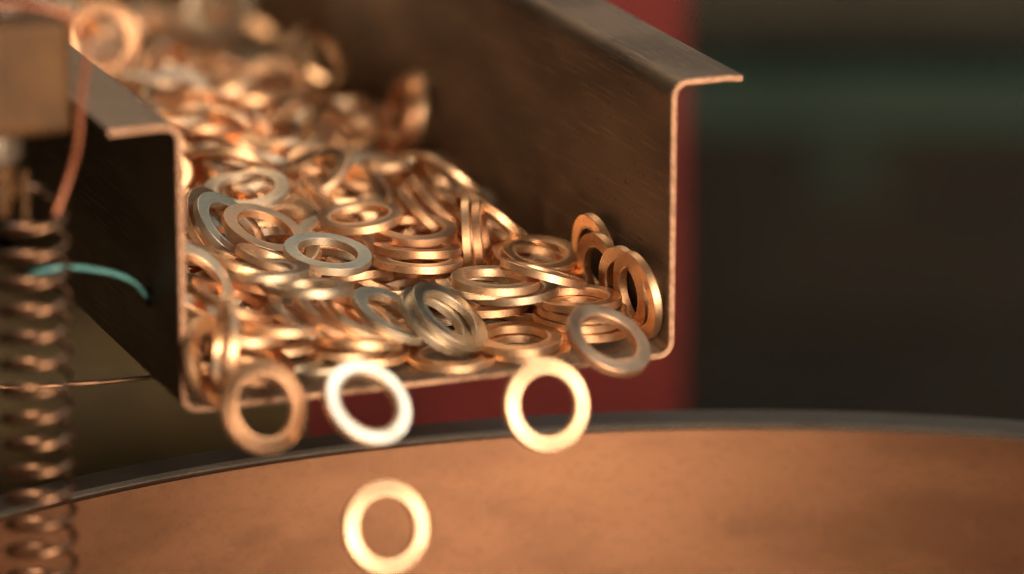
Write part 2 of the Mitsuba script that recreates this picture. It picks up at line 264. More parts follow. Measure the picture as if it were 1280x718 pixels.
# centre (1/80 mm) and rotation vector (1/1000 rad) of every washer, settled by a rigid-body calculation; the first 256 stand as things of their own
POSES = np.array([
    [3801,8983,2029,-123,-2746,660], [2559,5208,1824,-715,834,-2696], [2416,5736,1728,-801,1074,-2496], [3170,5045,1763,436,-433,2922], [3586,7440,1914,-51,-274,2275], [3979,3768,1559,188,-189,2553],
    [836,1821,1874,-645,914,-2859], [2038,2954,1761,-531,42,-2686], [2346,2508,1729,5,98,2211], [2292,2569,1492,147,172,2201], [2854,3248,1627,-590,32,-2996], [5330,5861,1609,-90,-82,2161],
    [6186,5223,1453,66,-82,2500], [5901,4237,1354,32,165,2207], [5730,3682,1271,35,92,2191], [7897,7906,1618,-1899,-1772,936], [7971,5785,1307,-1896,-1746,955], [7253,6586,1489,-750,551,-2277],
    [6859,6118,1456,-729,596,-2288], [7144,4820,1266,-1226,1310,-1778], [7343,4667,1223,-1189,1294,-1837], [7717,2399,1185,-494,-103,-2944], [8278,3879,986,358,-104,2599], [8256,4134,1024,47,-174,2450],
    [9064,3195,1177,-1375,-1273,1317], [9012,2711,945,-1395,-1302,1386], [9010,959,1026,-1404,-1291,1322], [7790,-640,729,453,-801,2892], [8111,1678,855,11,31,2211], [8164,1579,683,33,18,2209],
    [8107,1633,516,47,2,2208], [8167,1534,297,24,97,2205], [6663,964,425,15,-51,2322], [6821,972,243,60,7,2263], [6684,2155,1213,60,24,2188], [7084,2241,952,-88,23,2176],
    [6494,2487,1076,33,14,2231], [6806,3046,535,0,20,2218], [7835,2657,387,0,33,2214], [5415,1183,914,-642,695,-2800], [5185,1191,849,-639,714,-2703], [4400,1291,1013,-561,468,-2987],
    [3739,1228,1069,-543,405,-2930], [3492,701,772,12,272,1827], [3917,1514,339,70,24,2240], [5379,975,222,12,-1,2241], [1458,1538,1528,573,-130,3064], [2801,1363,1666,-34,158,1657],
    [2816,1444,1103,-548,378,-2799], [3255,1223,1107,-631,410,-2850], [2111,1076,1157,85,97,2140], [842,2210,1251,2,47,2188], [858,2259,1025,96,3,2175], [843,2296,839,94,34,2246],
    [864,2295,641,97,43,2249], [621,149,855,-946,1362,-2246], [577,-720,1335,-1275,-851,1379], [1337,251,785,375,-330,2956], [1047,-1440,448,506,-1566,2555], [3438,1480,520,37,6,2196],
    [2277,1624,669,4,-19,2245], [2303,1504,372,-16,16,2230], [2839,-1760,405,441,-1123,2762], [6115,-1920,68,400,-1699,2394], [2997,-2240,-1733,441,-1699,2417], [2954,15200,3243,499,-1799,2368],
    [8984,13199,1677,-1262,-870,1393], [8802,13441,1553,-1207,-876,1434], [9022,1597,960,-1351,-1312,1406], [7305,21200,2442,470,-1802,2350], [7762,15600,2298,-764,1285,-2565], [1436,970,1093,95,85,2193],
    [3063,1689,219,7,6,2225], [1696,2014,467,-36,34,2222], [5418,8932,1660,2790,904,796], [7228,12874,1357,953,293,728], [6332,17362,1877,2694,-1242,-751], [4671,12464,1604,2099,174,-884],
    [6181,22141,1730,-73,542,-2454], [5233,12620,1656,1989,-610,-1270], [4349,17961,2112,691,-356,-2224], [7216,17175,1269,-1146,-1333,-1536], [7985,14411,1398,2977,-711,155], [4612,13720,1683,1929,519,-543],
    [6379,9133,1546,-3027,118,415], [5719,8046,1338,765,-224,2868], [4667,15346,1744,783,-815,2286], [4062,12022,1897,-261,-401,-2447], [6954,9205,1423,426,-276,2146], [5337,11791,1720,-3109,-164,-415],
    [7109,9570,1319,2621,247,-3], [6057,8479,1086,-864,-1278,2403], [5401,11367,1396,2440,305,-91], [4611,11403,1627,348,588,2077], [4298,19933,1866,2038,1283,-495], [5653,11264,1490,564,-553,-2705],
    [6017,14983,1798,-85,-268,-2804], [4332,7337,937,1140,934,-1879], [4904,5982,1052,262,-708,2915], [4583,4284,826,2622,769,-82], [5027,17793,1722,886,-308,-2038], [6958,23016,1583,-605,-408,2671],
    [5508,9753,1314,2584,-191,-335], [7490,13042,1096,2597,1058,244], [6115,16362,1499,2350,684,137], [4093,15231,1912,2467,679,-87], [6774,21003,1587,28,103,-2920], [4275,13180,1628,-304,-1416,-2598],
    [5511,8106,1282,-2894,427,783], [4081,21290,2112,-576,-2529,-473], [7617,19519,1014,-52,-1328,2627], [5685,15549,1837,2818,-602,103], [3885,13526,1873,-2454,114,992], [8512,20500,966,-225,-985,2034],
    [4861,20208,2155,-678,-307,-2563], [5852,20017,1567,887,-24,-2946], [6689,13601,1171,1348,-1380,1959], [5414,3784,674,-2970,872,-318], [8163,22314,1101,-1827,1588,43], [3549,8945,1243,-591,-930,-2643],
    [2202,9121,1807,-2791,-697,-501], [5660,7820,1156,-282,-194,2820], [6539,13347,1290,320,-47,-2802], [4714,11124,1445,-68,-774,2955], [7817,20763,1218,-2919,555,-842], [4982,4497,810,-687,15,-2946],
    [6728,22680,1604,238,316,-266], [3434,19215,1964,-25,-633,-2095], [4967,10980,1311,2536,-42,-440], [3254,6237,1186,1,-725,-2622], [6876,18245,1609,-306,-350,-2605], [3872,20828,2246,2070,1578,-390],
    [4829,18608,1918,-675,133,1275], [5217,16950,1507,2423,724,-211], [6521,12976,1227,1619,615,1022], [6913,17616,1595,2909,631,-301], [5115,5867,685,2678,-197,-492], [8388,16174,1140,1330,-2556,478],
    [3874,8345,1349,-2252,645,1247], [8468,25555,1329,-530,174,-1065], [5283,7094,1021,623,110,-1742], [7437,18738,1293,-1113,2458,-109], [7239,7492,1107,-2582,1419,644], [7880,17313,1329,-206,-252,-1107],
    [6763,15036,1406,-3034,-217,-395], [3698,12544,1864,-31,-689,-2636], [3575,5441,1035,-3050,-411,-466], [5655,14512,1518,-2843,-558,-548], [3429,12259,1805,2336,949,-463], [8041,8020,1096,67,176,-2931],
    [3863,16190,1719,-542,-1129,-2598], [7264,20562,1182,-2844,167,-826], [8456,25099,1279,590,367,2875], [4891,8093,1187,296,257,2303], [6331,10986,1429,-31,-16,2786], [4033,19655,1876,132,735,-1831],
    [1122,3725,730,34,-1012,2284], [6629,7007,766,334,-741,-2531], [8385,4625,645,255,122,2532], [4180,10966,1427,340,767,2409], [7150,22465,1287,-1494,2144,-856], [3165,18090,1962,308,-531,-2180],
    [4081,9247,1481,2603,1007,177], [4151,15484,1821,-867,-453,-2801], [4918,16643,1633,1892,-139,2187], [6220,15246,1567,-3000,738,-180], [4487,17102,1815,-1260,-6,-2748], [4142,17609,1790,2904,162,694],
    [6889,11459,1098,395,-161,-2391], [7716,10017,1366,281,-624,-2972], [5166,17370,1499,527,-973,-2150], [6491,24552,1635,-87,-63,-827], [7938,8993,1111,-2879,-959,541], [8449,11200,844,-416,94,2342],
    [7466,21217,1182,-570,-318,2051], [8276,15889,1179,462,519,2486], [8417,15163,1147,-10,28,1407], [5292,13965,1716,2742,745,-158], [7937,17879,1033,-281,-604,2768], [5465,24559,1816,2740,1527,106],
    [8244,11484,1093,2963,-234,29], [5986,3417,371,2360,2068,-12], [8421,13933,863,179,-214,2081], [6350,19057,1449,-319,-611,-1942], [843,4700,919,-575,-1001,2192], [4524,8510,1379,-2667,1275,252],
    [1970,6355,1281,206,-742,-2994], [4268,12033,1531,-207,-461,-2623], [3258,11774,1677,2716,242,-571], [6767,16746,911,-2019,1188,-1113], [1406,5241,1151,290,-7,-2531], [5934,24974,1556,533,2873,303],
    [1454,1654,216,0,0,2285], [4608,10135,1276,-913,-246,-2977], [4937,17230,1700,2740,180,126], [2791,10095,1394,2205,667,-302], [2094,5184,1118,2759,658,-386], [944,2377,359,-2997,911,70],
    [6457,23214,1078,-403,-671,1762], [7411,22175,1307,-541,-310,1735], [2730,9540,1120,-685,-401,2150], [5322,17516,1773,-2799,948,66], [3164,3968,782,560,-106,2922], [6763,13128,729,587,614,-2844],
    [8091,6911,718,-71,-102,3084], [7814,14648,1139,-844,2864,-400], [3438,7989,1246,2908,-208,-329], [2504,8556,1431,2515,-167,-652], [5808,7212,919,2607,416,66], [4779,2366,513,188,227,2763],
    [4666,2699,473,-243,126,2565], [3312,22932,2164,2825,474,86], [4469,14420,2021,2418,-1733,95], [6457,5014,700,2802,704,127], [6875,5917,654,-362,494,2476], [3239,14186,1866,2633,591,-111],
    [4197,6294,860,-2763,-503,1047], [5937,13492,1411,334,-453,-2458], [4988,24829,2082,-2646,-1106,154], [7413,3870,216,-2819,1386,0], [2370,7063,924,-2198,46,89], [3498,21065,2124,1374,2719,483],
    [4686,24297,1799,231,182,-617], [5592,22593,1862,-2621,-1074,913], [7420,12813,782,-1281,2576,-216], [5265,7511,981,2835,343,-382], [6037,7587,589,1531,-2504,684], [4644,17952,1662,259,-563,-2818],
    [8421,8634,567,-218,176,2731], [1608,6191,1158,2627,488,-73], [8255,11054,747,120,-527,3063], [3741,7766,1041,2767,-611,242], [6964,25669,1389,-2344,1542,-578], [4763,12226,1258,-1938,464,1472],
    [5260,4238,550,-189,-309,-2793], [3288,24776,2189,-1014,2936,305], [6480,6048,662,-2782,512,-737], [6496,3923,216,0,0,-659], [7996,6145,746,-2212,-1960,-326], [4233,18639,1484,-254,-2670,-965],
    [1563,3927,846,-2858,696,-114], [7704,24018,1205,-1868,2412,-239], [7847,25617,1406,-96,73,-2840], [2875,3042,600,-279,-413,2995], [6301,11501,1432,-3100,311,371], [3399,3226,556,-2909,162,-98],
    [5227,23002,1670,2582,-591,-1458], [5180,13110,1669,-2530,1294,896], [7701,21690,875,-884,-1136,2527], [5910,17933,1389,2908,-299,182], [8332,3477,408,-2872,-536,281], [1754,7708,1396,451,-198,3068],
    [5483,2673,216,0,0,1110], [5626,19480,1666,-794,-548,-2388], [4533,5750,629,-3,-630,2781], [8415,5255,360,124,258,-2762], [4857,28479,923,-2385,428,-678], [5473,21160,899,-33,-43,1872],
    [2224,22717,1277,1739,-2595,-266], [2435,28941,1422,2027,-1088,-133], [8434,12717,402,-1218,-2648,9], [3050,25510,1480,-90,134,1118], [8207,15624,216,-940,2998,0], [6223,15154,621,-223,-317,-789],
    [3996,18942,1075,-138,-338,2795], [1234,22662,421,2169,-1982,347], [5808,16277,1197,-1457,2427,-368], [2644,10656,443,-97,156,901], [4285,23899,748,2831,-622,-246], [3489,11821,840,1772,-2396,122],
    [7623,24443,216,0,0,2588], [5374,25644,1668,-109,312,-2289], [937,10711,1519,161,119,892], [4871,20196,914,-140,-348,1472], [4962,24177,977,-619,47,3019], [8444,14726,527,-2251,1882,-119],
    [1990,10602,1206,-2137,1750,-337], [5881,11810,465,204,7,2928], [3979,7988,852,-409,-27,-3029], [8329,26401,494,750,-2703,323], [3055,23898,1491,-1754,-2329,190], [6860,13732,557,200,-423,2453],
    [1118,28801,800,-313,-10,-619], [930,15837,514,-2924,-373,-181], [6407,15556,216,0,0,-1627], [8211,8260,216,-3067,-679,0], [1521,19412,1837,184,-224,-1188], [992,22471,482,103,523,-2689],
    [4615,21754,1014,-17,340,594], [6809,22980,701,-514,-349,1606], [3650,13463,570,-2303,1706,-655], [3087,10315,903,2963,-566,362], [8425,26614,1047,-2172,1687,367], [2549,27787,514,251,-142,2045],
    [2187,10965,1770,2990,-80,-443], [6083,13996,813,696,-2688,1466], [6990,27188,1023,2483,-1512,212], [2591,15029,1188,-1578,-288,-2687], [3545,21568,788,105,-252,486], [929,24911,434,-2558,1665,135],
    [3695,25364,1085,622,-126,2924], [1058,13880,1831,-376,739,2533], [3499,27359,679,-282,316,-2496], [8342,28787,1146,-435,220,62], [8347,22392,216,3128,-294,0], [8418,28128,1089,-133,-428,-3063],
    [1881,19303,1382,-236,361,1524], [5975,24801,482,-2434,1862,23], [1055,11594,483,3016,-494,250], [5422,12755,1039,-554,-226,2433], [4705,6702,853,2731,-476,22], [930,16894,216,-2769,1484,0],
    [1714,14187,1547,2558,-428,-471], [931,16995,539,40,-145,2189], [2455,17868,693,64,241,1711], [945,5561,216,0,0,2818], [2647,13301,216,0,0,2223], [1069,19200,1442,2750,1322,-66],
    [2453,20079,216,0,0,776], [4113,16810,216,3126,-311,0], [7863,24914,681,559,-423,2830], [6205,5783,481,41,-260,2538], [1540,23871,872,-2542,1354,245], [3143,19721,216,0,0,2561],
    [4959,14193,475,204,200,-2842], [8418,14011,216,2708,-1592,0], [921,12706,1000,-131,-269,487], [4480,26884,1778,-2904,667,-111], [5230,27623,739,-1982,-2382,-82], [6600,26469,528,464,2903,-541],
    [5331,8691,713,-2995,14,207], [1374,13064,1311,2064,-1911,119], [6627,10075,1007,-432,-438,2755], [2262,17985,1739,-2827,-1078,-442], [1253,4483,558,2695,-1531,8], [2574,15462,1651,-364,-805,-2416],
    [2737,17585,216,1784,2586,0], [5886,14831,1266,-300,-46,502], [5585,14613,480,-2929,200,-179], [8247,22920,771,1856,-2498,-265], [6457,21375,535,2000,-2300,-411], [6510,23306,216,2438,-1981,0],
    [8211,17032,393,-211,162,216], [3714,18671,1311,-2965,-741,326], [2973,25728,497,2888,358,-13], [2209,19496,399,-2041,2155,174], [5015,18351,541,-1638,-2285,435], [8461,23299,598,-1406,2612,-492],
    [6980,23353,576,-2757,765,187], [980,10243,380,-308,-22,-2776], [943,27208,216,0,0,2492], [3049,16861,701,-367,511,-2487], [3386,6144,378,-3093,520,36], [4636,17026,1169,2957,108,618],
    [8342,11699,553,-2749,-13,34], [1549,18626,216,0,0,2092], [970,22383,944,-2863,1260,62], [2630,3540,335,-2872,-1070,-238], [2871,20571,1454,2302,-1735,153], [2166,22465,1215,-2831,353,566],
    [4346,21861,1317,-715,2950,-506], [3192,25914,902,2948,138,-217], [3416,17306,761,-2,33,1280], [5299,28027,568,-525,-318,2017], [5067,9994,894,2399,-1449,-150], [4273,13157,1078,2877,-900,70],
    [2691,6820,433,-2838,199,-189], [4008,26049,1080,-14,70,-765], [6181,26344,616,-143,650,-1715], [8121,28004,953,-250,183,1108], [3702,19749,1043,-1904,2324,97], [4631,23430,562,-527,-261,2889],
    [3911,22922,216,-2625,1726,0], [3695,14679,1823,2798,-250,-1113], [8437,22146,1086,-2862,222,343], [1958,23000,582,-2548,901,-77], [8436,28791,718,714,-2799,86], [4724,25821,216,-1848,2540,0],
    [1498,18404,1176,-1125,-76,899], [2333,17085,1051,-139,240,-101], [403,14380,1011,-2058,-672,1579], [909,7076,620,-151,319,54], [1049,24602,216,0,0,2718], [7736,23884,588,-199,143,2377],
    [7697,22956,714,-443,75,828], [8276,28796,370,28,-177,-2164], [1779,10642,1792,2550,-535,-583], [5782,26605,1695,-229,21,2193], [6536,18204,425,-2013,2311,15], [3790,13114,553,-2891,78,359],
    [1251,11181,1954,2563,110,-278], [4547,27520,917,-194,-17,2379], [5782,26929,400,-81,-175,1905], [4720,23038,874,-2136,1485,-129], [3672,22213,1027,-232,-174,2393], [5021,16642,216,0,0,88],
    [926,24178,216,0,0,1794], [2274,11007,395,-1206,2886,-65], [6318,9305,1103,-2849,473,25], [2447,19633,2070,-11,-733,-2466], [2460,9898,722,-77,216,1755], [2444,27755,1207,1417,-2156,-890],
    [926,19764,1114,-274,40,-3070], [5306,13956,910,147,390,-2830], [1929,3256,766,766,348,2718], [3349,16860,1538,1028,-239,1498], [2354,8674,482,63,-159,1732], [942,18499,216,0,0,2096],
    [2738,16033,216,0,0,-1312], [1142,20532,438,1323,-2828,268], [1065,10742,716,-526,-2909,440], [6276,6443,749,2879,576,80], [4791,24732,404,-3108,220,148], [4498,10221,343,2908,-1008,291],
    [3875,20119,1707,-104,111,159], [8063,22207,454,-1,263,975], [2744,23465,970,161,-269,2395], [4224,11748,749,-15,181,-2211], [7818,19400,590,-201,-373,2185], [5830,21427,1010,-266,81,-1041],
    [1621,17463,787,-2773,1092,506], [2789,5191,543,3056,-587,-130], [947,19789,644,-2000,2361,-45], [5473,18216,216,-1949,2464,0], [993,5263,391,154,-144,1775], [1926,28288,970,2599,-1364,-118],
    [6210,7722,578,-2796,433,519], [8423,17916,493,2866,850,-265], [4170,18383,396,-14,84,612], [7714,10996,844,-2480,-1668,268], [2426,19951,1087,-2864,940,-510], [2685,15325,408,797,-2976,60],
    [5719,16164,704,-556,-325,1696], [4773,16801,617,404,74,-2141], [6604,20631,1347,-3092,-140,126], [6721,11234,526,-2576,1461,-321], [2487,24651,853,-2200,1521,262], [5245,25691,742,1568,-2658,389],
    [2821,11108,216,718,-3058,0], [2508,19428,550,180,374,2462], [865,16824,1637,634,-92,-2542], [6129,24188,1319,-432,104,-2550], [4145,20063,1149,-2380,-1475,-185], [1262,14786,216,3132,243,0],
    [2353,15326,681,-2489,1495,-602], [4287,10587,1321,269,-493,-2899], [1003,27681,744,43,-198,2598], [1548,20116,987,35,369,2432], [3034,22784,2083,-2939,-753,66], [2493,26844,1010,2676,-1586,155],
    [1029,12822,435,-197,-402,2836], [4121,27515,1205,2850,-704,797], [2667,25686,537,157,-308,661], [5504,27550,1038,-176,-363,590], [3781,11635,1358,181,-481,-2679], [1524,23116,1608,-185,-123,1815],
    [6140,16410,1038,9,-326,-2541], [4947,22363,216,-1277,2870,0], [2892,16207,1651,361,649,2205], [4017,18833,650,-2878,681,402], [4996,25624,1271,159,72,-2804], [8460,26216,504,-2756,236,-322],
    [4794,18256,925,-1638,2448,-88], [8417,14566,807,-2169,2201,156], [2692,18543,1774,1791,-2193,-1155], [7019,4382,506,-114,309,1447], [4521,22466,1748,3034,-158,489], [3422,4964,216,3035,812,0],
    [5277,28806,408,-1640,2554,-409], [5013,13083,538,-2935,-437,36], [5850,17963,759,194,-17,2393], [1218,19090,374,212,-3109,138], [5720,10009,1068,555,468,2500], [6718,27556,1476,-994,-2501,823],
    [2051,22734,1603,-612,-2872,178], [5720,22666,1371,-65,-149,3125], [6168,23401,427,345,2961,-262], [7921,20271,784,-2213,2118,-461], [3259,26760,216,-3081,613,0], [8140,23886,1132,-179,38,2757],
    [1603,21265,613,-103,103,-103], [6329,6049,216,0,0,-399], [8092,5636,403,3025,121,-135], [6166,23781,856,-220,26,1965], [2229,23541,918,-75,-196,-2579], [4753,18631,574,1818,-2451,-463],
    [7724,26364,448,2805,-270,8], [951,15235,216,1770,2596,0], [871,4986,965,-2587,-25,612], [3638,12740,754,-448,-272,2257], [8440,10196,441,-216,129,2647], [6920,25732,848,46,-19,2360],
    [1762,17388,1395,-5,1,1928], [5588,10129,514,-245,-86,-2188], [3063,27142,1696,2833,-709,480], [1068,21461,1742,-1190,-2887,-231], [8435,9226,696,-1677,2538,-249], [3869,18220,916,-305,665,-2938],
    [6352,18352,1112,231,113,-2643], [3147,13205,1687,-147,569,2782], [931,15192,877,108,-204,568], [4193,25894,1688,882,-402,2773], [3766,27911,1365,-424,-112,2329], [2501,7491,216,0,0,-1943],
    [4804,27215,655,-398,557,125], [1762,9385,490,-269,-142,-2392], [6653,16406,960,-228,2782,-274], [4598,15079,760,2754,-1047,96], [6538,27277,687,-1620,2460,-811], [7811,25536,849,57,-315,2321],
    [6608,16141,216,3057,-724,0], [6860,24990,216,0,0,3128], [1456,7413,1487,2705,-1284,-940], [3021,28003,1582,2833,1076,-285], [1163,6615,661,-64,223,2754], [1541,11220,1138,157,31,1858],
    [6430,16187,465,176,121,2525], [3219,27358,216,0,0,352], [6451,21728,216,0,0,-1498], [1343,25557,607,43,-3086,-127], [5108,16676,653,-1898,-2142,434], [7715,17149,1190,-213,354,2566],
    [4704,4890,360,-2934,827,321], [1062,25021,832,-309,-691,2171], [5798,12541,659,-2724,702,-72], [8432,13131,586,-2860,-1197,266], [4522,22770,1101,-18,-223,1154], [5126,22599,804,51,-284,2818],
    [5842,9375,216,0,0,2165], [925,26846,409,-56,-422,3082], [3812,15533,521,-103,123,1564], [8132,26556,439,27,2,-1758], [3886,28795,662,-78,-204,1120], [1076,20912,216,0,0,1240],
    [6098,27176,872,139,-444,2805], [8504,9495,580,-463,377,-1475], [1954,12025,784,-448,-2786,210], [7491,8076,928,-301,450,1411], [4316,24384,216,2391,-2037,0], [7033,20978,646,-195,-108,1280],
    [3664,17082,1618,-647,-505,-2197], [2329,28847,861,1784,-1936,79], [1157,6770,1375,465,2757,-87], [8442,6878,440,-2488,-1780,288], [2548,5280,216,-3112,-434,0], [8277,16201,216,3056,731,0],
    [3753,11532,559,383,257,1147], [3956,6757,216,-1804,2572,0], [4866,28956,1398,-501,-621,-1632], [1817,17818,1996,2890,932,-170], [1694,28954,1597,-711,-934,-2670], [1045,27974,1280,-84,-356,2278],
    [2655,10397,871,-741,-913,2165], [2814,26858,1764,-1695,1582,-1284], [3599,8979,444,-2587,1433,-195], [2761,13596,1679,-762,-882,-2748], [1309,15474,730,-621,-44,664], [3643,26397,637,-132,-120,1608],
    [2979,24721,1632,249,46,-446], [4191,8788,216,2858,-1305,0], [7133,10234,645,-326,-95,-2339], [4036,27210,216,0,0,3066], [1506,12087,1633,-2483,-1415,-458], [1096,14535,977,-13,211,737],
    [1296,20733,1643,-2442,1175,-427], [4502,11067,218,0,4,1840], [5073,14775,1043,-466,-326,2602], [6647,12453,1044,57,-1,3018], [933,11070,574,-2715,-81,-250], [2744,11253,1253,105,23,-2192],
    [1161,26724,423,-212,59,-2203], [2539,20434,216,0,0,2149], [4729,6863,505,-107,22,1654], [7914,14970,753,-2405,1289,-252], [3107,14699,1091,74,-176,2880], [3788,16796,1547,-502,-804,-2380],
    [4453,7233,216,0,0,1714], [7794,27007,879,-268,320,1872], [3798,9499,419,183,176,2158], [1771,8040,762,-2661,1110,-21], [5207,26395,2151,2950,779,-572], [1425,5318,380,-6,-26,-3053],
    [1684,4851,761,-134,-19,2295], [7825,22292,715,-1827,1671,125], [1877,21850,886,-2557,1725,538], [945,24064,1241,-1946,1913,355], [3757,22482,1344,-82,-718,2026], [4255,9427,388,-88,-315,2554],
    [4046,18068,553,136,-18,-708], [2014,7790,1029,-381,548,-3014], [4536,26041,439,-59,295,-2410], [4735,17931,1028,-1124,-501,1002], [5621,24473,751,-260,169,-254], [931,22932,592,66,325,786],
    [5228,12483,615,48,-782,2997], [905,16015,1424,2849,630,403], [5276,22877,355,91,-258,2528], [2174,21831,757,595,-657,2859], [992,8804,216,2561,-1820,0], [2954,18413,1202,-952,-2894,194],
    [5962,11479,837,2170,1732,-46], [5553,28450,537,-2951,-216,-698], [4750,21442,339,3016,832,-46], [1780,16811,639,-262,386,-1056], [1123,8441,931,-218,239,-2030], [5833,28176,1350,-2259,1857,-386],
    [2714,15522,1195,2491,1641,-69], [8384,19244,1137,278,140,1724], [2588,11869,1609,1989,213,-141], [8478,20890,901,2316,-1099,-256], [2447,17306,592,-62,165,453], [4377,18586,960,-1764,2295,-342],
    [6912,23874,869,-2541,1705,167], [1866,13449,2006,204,-1297,-2683], [7915,27988,216,2518,-1878,0], [3105,20319,1024,-522,-45,1863], [6171,25379,622,2128,-1838,203], [3868,16330,981,-2677,1460,-85],
    [1471,14168,662,-312,420,1649], [5908,16649,1122,-132,-211,-1625], [3089,26284,1379,-473,-29,1546], [4899,9471,633,611,-162,2418], [4085,4262,375,1519,2749,-38], [8412,6014,216,0,0,2390],
    [2422,12841,1072,2238,-1964,466], [1034,20535,943,142,-37,1182], [1468,24099,1501,-2312,1482,614], [2371,18796,1084,1011,-2825,-99], [4214,20080,531,-3112,152,27], [2268,14394,403,-2392,1761,-337],
    [1195,6067,847,140,749,-2796], [3203,22171,1984,-30,2922,276], [2600,9030,216,-2538,1852,0], [917,6824,545,-2493,1475,-180], [4195,8540,1056,381,-255,2876], [4895,18100,462,-2824,1191,-291],
    [6803,18277,489,-2713,604,179], [8124,28857,1333,2088,-1680,205], [4080,9721,490,208,135,2284], [1565,18957,610,-265,249,-1084], [3705,23081,616,-2372,-2014,-133], [2925,11090,1415,-656,-708,-2899],
    [976,27072,911,-145,-349,2384], [4124,25477,793,302,-243,3075], [6909,15713,909,-883,2636,-324], [4373,21192,535,-351,-192,2254], [957,3232,216,-2351,-2084,0], [3420,25889,1252,53,16,-2695],
    [4503,18586,216,2252,-2191,0], [5398,13870,449,-216,106,-2606], [6093,19661,660,158,529,-2643], [5771,7908,304,168,24,1993], [2183,9846,1651,269,795,2738], [3092,14840,216,0,0,-3104],
    [2467,5639,698,-674,406,-2513], [2843,26521,1748,-2933,69,294], [7961,19668,951,-190,247,1595], [5591,28872,1155,1227,-2648,708], [2912,22333,460,-81,114,221], [3860,4744,761,-116,-134,2758],
    [2958,12540,1438,2764,-213,364], [5249,18383,216,0,0,-2327], [2423,17617,727,-2084,1958,-611], [1317,10231,834,-166,-22,315], [4452,28765,475,1236,2585,146], [3502,19871,656,583,-158,2335],
    [7383,20271,808,2743,738,717], [7642,12309,216,-3142,-6,0], [6722,14521,1149,-2684,398,361], [6498,6682,700,2981,-596,-163], [2000,4780,697,-166,1032,-2757], [928,10354,1308,287,-152,2731],
    [4437,26065,1008,-2335,-774,337], [3827,21288,216,0,0,887], [1295,10417,1613,78,76,886], [7532,8657,603,193,-362,2440], [4778,20908,1669,2730,655,-699], [2569,22693,216,0,0,1908],
    [3934,21851,1240,-245,-134,1931], [4803,16526,554,-1227,-2572,575], [1712,6885,656,-2559,743,31], [3990,14133,1578,-517,-576,-2740], [3746,23732,1140,-1039,2676,-126], [3624,11232,844,400,-2998,580],
    [3370,7388,527,-260,-132,-806], [1134,9686,481,-139,-126,1572], [1884,13160,865,-2817,840,-218], [985,4467,608,208,-375,1978], [1714,12280,961,1104,-2135,-118], [4017,19509,216,0,0,878],
    [1464,28813,959,1607,-2138,-2], [4808,6599,536,2958,-76,-250], [7196,12948,216,0,0,-1938], [6364,9367,216,691,3065,0], [2788,8028,800,-328,-234,-2341], [3129,24505,2157,-2802,-229,382],
    [3159,3898,216,0,0,2835], [1425,9743,785,867,-2764,1066], [1187,25602,1049,-1422,2598,249], [5192,25094,216,0,0,1810], [6842,5637,216,-3137,-162,0], [3912,20289,523,-230,-243,2615],
    [1933,11143,675,-548,-148,1198], [2461,18407,1572,2825,-1328,170], [4159,27847,883,-2555,1037,-525], [3639,3412,578,-472,654,3004], [1930,8608,1722,674,-172,2965], [6484,28796,997,239,119,1009],
    [6631,25310,611,75,180,2560], [2795,14869,992,-2995,178,115], [2677,24275,216,2213,2230,0], [4872,10390,802,2625,-1656,-1], [2348,27238,921,566,414,2120], [3788,10730,541,1083,-2749,324],
    [958,16678,945,397,-112,2070], [1871,17978,1030,-2768,276,478], [1753,28112,653,-314,-130,-1848], [4976,13139,216,0,0,1974], [1880,27298,2123,13,-204,1500], [7792,7175,465,-2961,480,-272],
    [5796,18527,773,2906,1070,305], [4384,16086,216,0,0,-224], [2167,22337,1870,-494,-161,-1500], [4876,15880,216,2472,-1938,0], [3632,25854,779,-587,308,-828], [3633,28513,1958,691,2747,-334],
    [7609,13158,393,26,76,1567], [1135,15904,1507,134,-606,-2602], [7086,13569,606,-55,221,1102], [5017,18651,462,2858,1154,-194], [4264,19221,1415,-2917,-3,129], [6141,25802,1025,111,-35,2808],
    [2691,17250,409,-124,-17,594], [3328,10720,780,-1297,-2704,578], [922,20093,216,0,0,604], [1288,7748,505,-1279,2733,155], [3621,28816,972,2723,-1084,399], [941,27752,1474,57,-93,1545],
    [6347,20969,309,19,144,1130], [5760,20052,525,-36,-261,1293], [1111,22169,645,17,-210,1862], [2562,22069,1643,467,-510,3040], [1898,20857,1003,-349,573,-1557], [3883,21073,1710,-2961,536,-408],
    [4356,6192,216,2084,2351,0], [3037,19295,659,217,42,-700], [2614,19695,578,-406,97,1088], [2547,28454,443,-1057,-2824,38], [8082,28797,534,2383,-1930,227], [3195,17580,741,-2559,1502,-268],
    [948,9355,700,-1912,2438,-70], [945,18055,383,-96,99,1120], [2892,21411,1656,2947,693,-335], [3233,21096,2078,216,-90,-2509], [3351,18806,476,59,-172,2135], [922,25093,216,3071,-664,0],
    [1309,13173,517,-142,433,-2665], [2404,10350,1596,3046,299,680], [2296,16868,1547,-720,416,-2925], [6523,28770,216,0,0,2321], [1622,19719,756,426,104,2370], [7513,9257,216,2703,-1602,0],
    [1112,26269,855,-330,-1046,2828], [918,20555,527,-2676,138,8], [1684,27383,1225,492,-751,2592], [5565,13265,216,0,0,2880], [4647,11637,1195,410,-554,-2966], [6201,20810,1392,2827,1113,-468],
    [5175,15248,1445,171,-568,-3047], [2317,21031,1426,-15,-174,1981], [2821,24836,538,418,-203,2776], [921,28309,521,-232,-285,2342], [1398,24503,1257,-1027,2848,506], [2116,27867,1531,964,72,2759],
    [917,23467,449,380,-5,2195], [4582,23840,1223,-344,111,1030], [6608,26157,1386,-220,413,-2860], [6892,8665,740,-444,-2816,-1155], [839,19962,1819,2866,536,775], [6856,28816,640,-184,-394,2620],
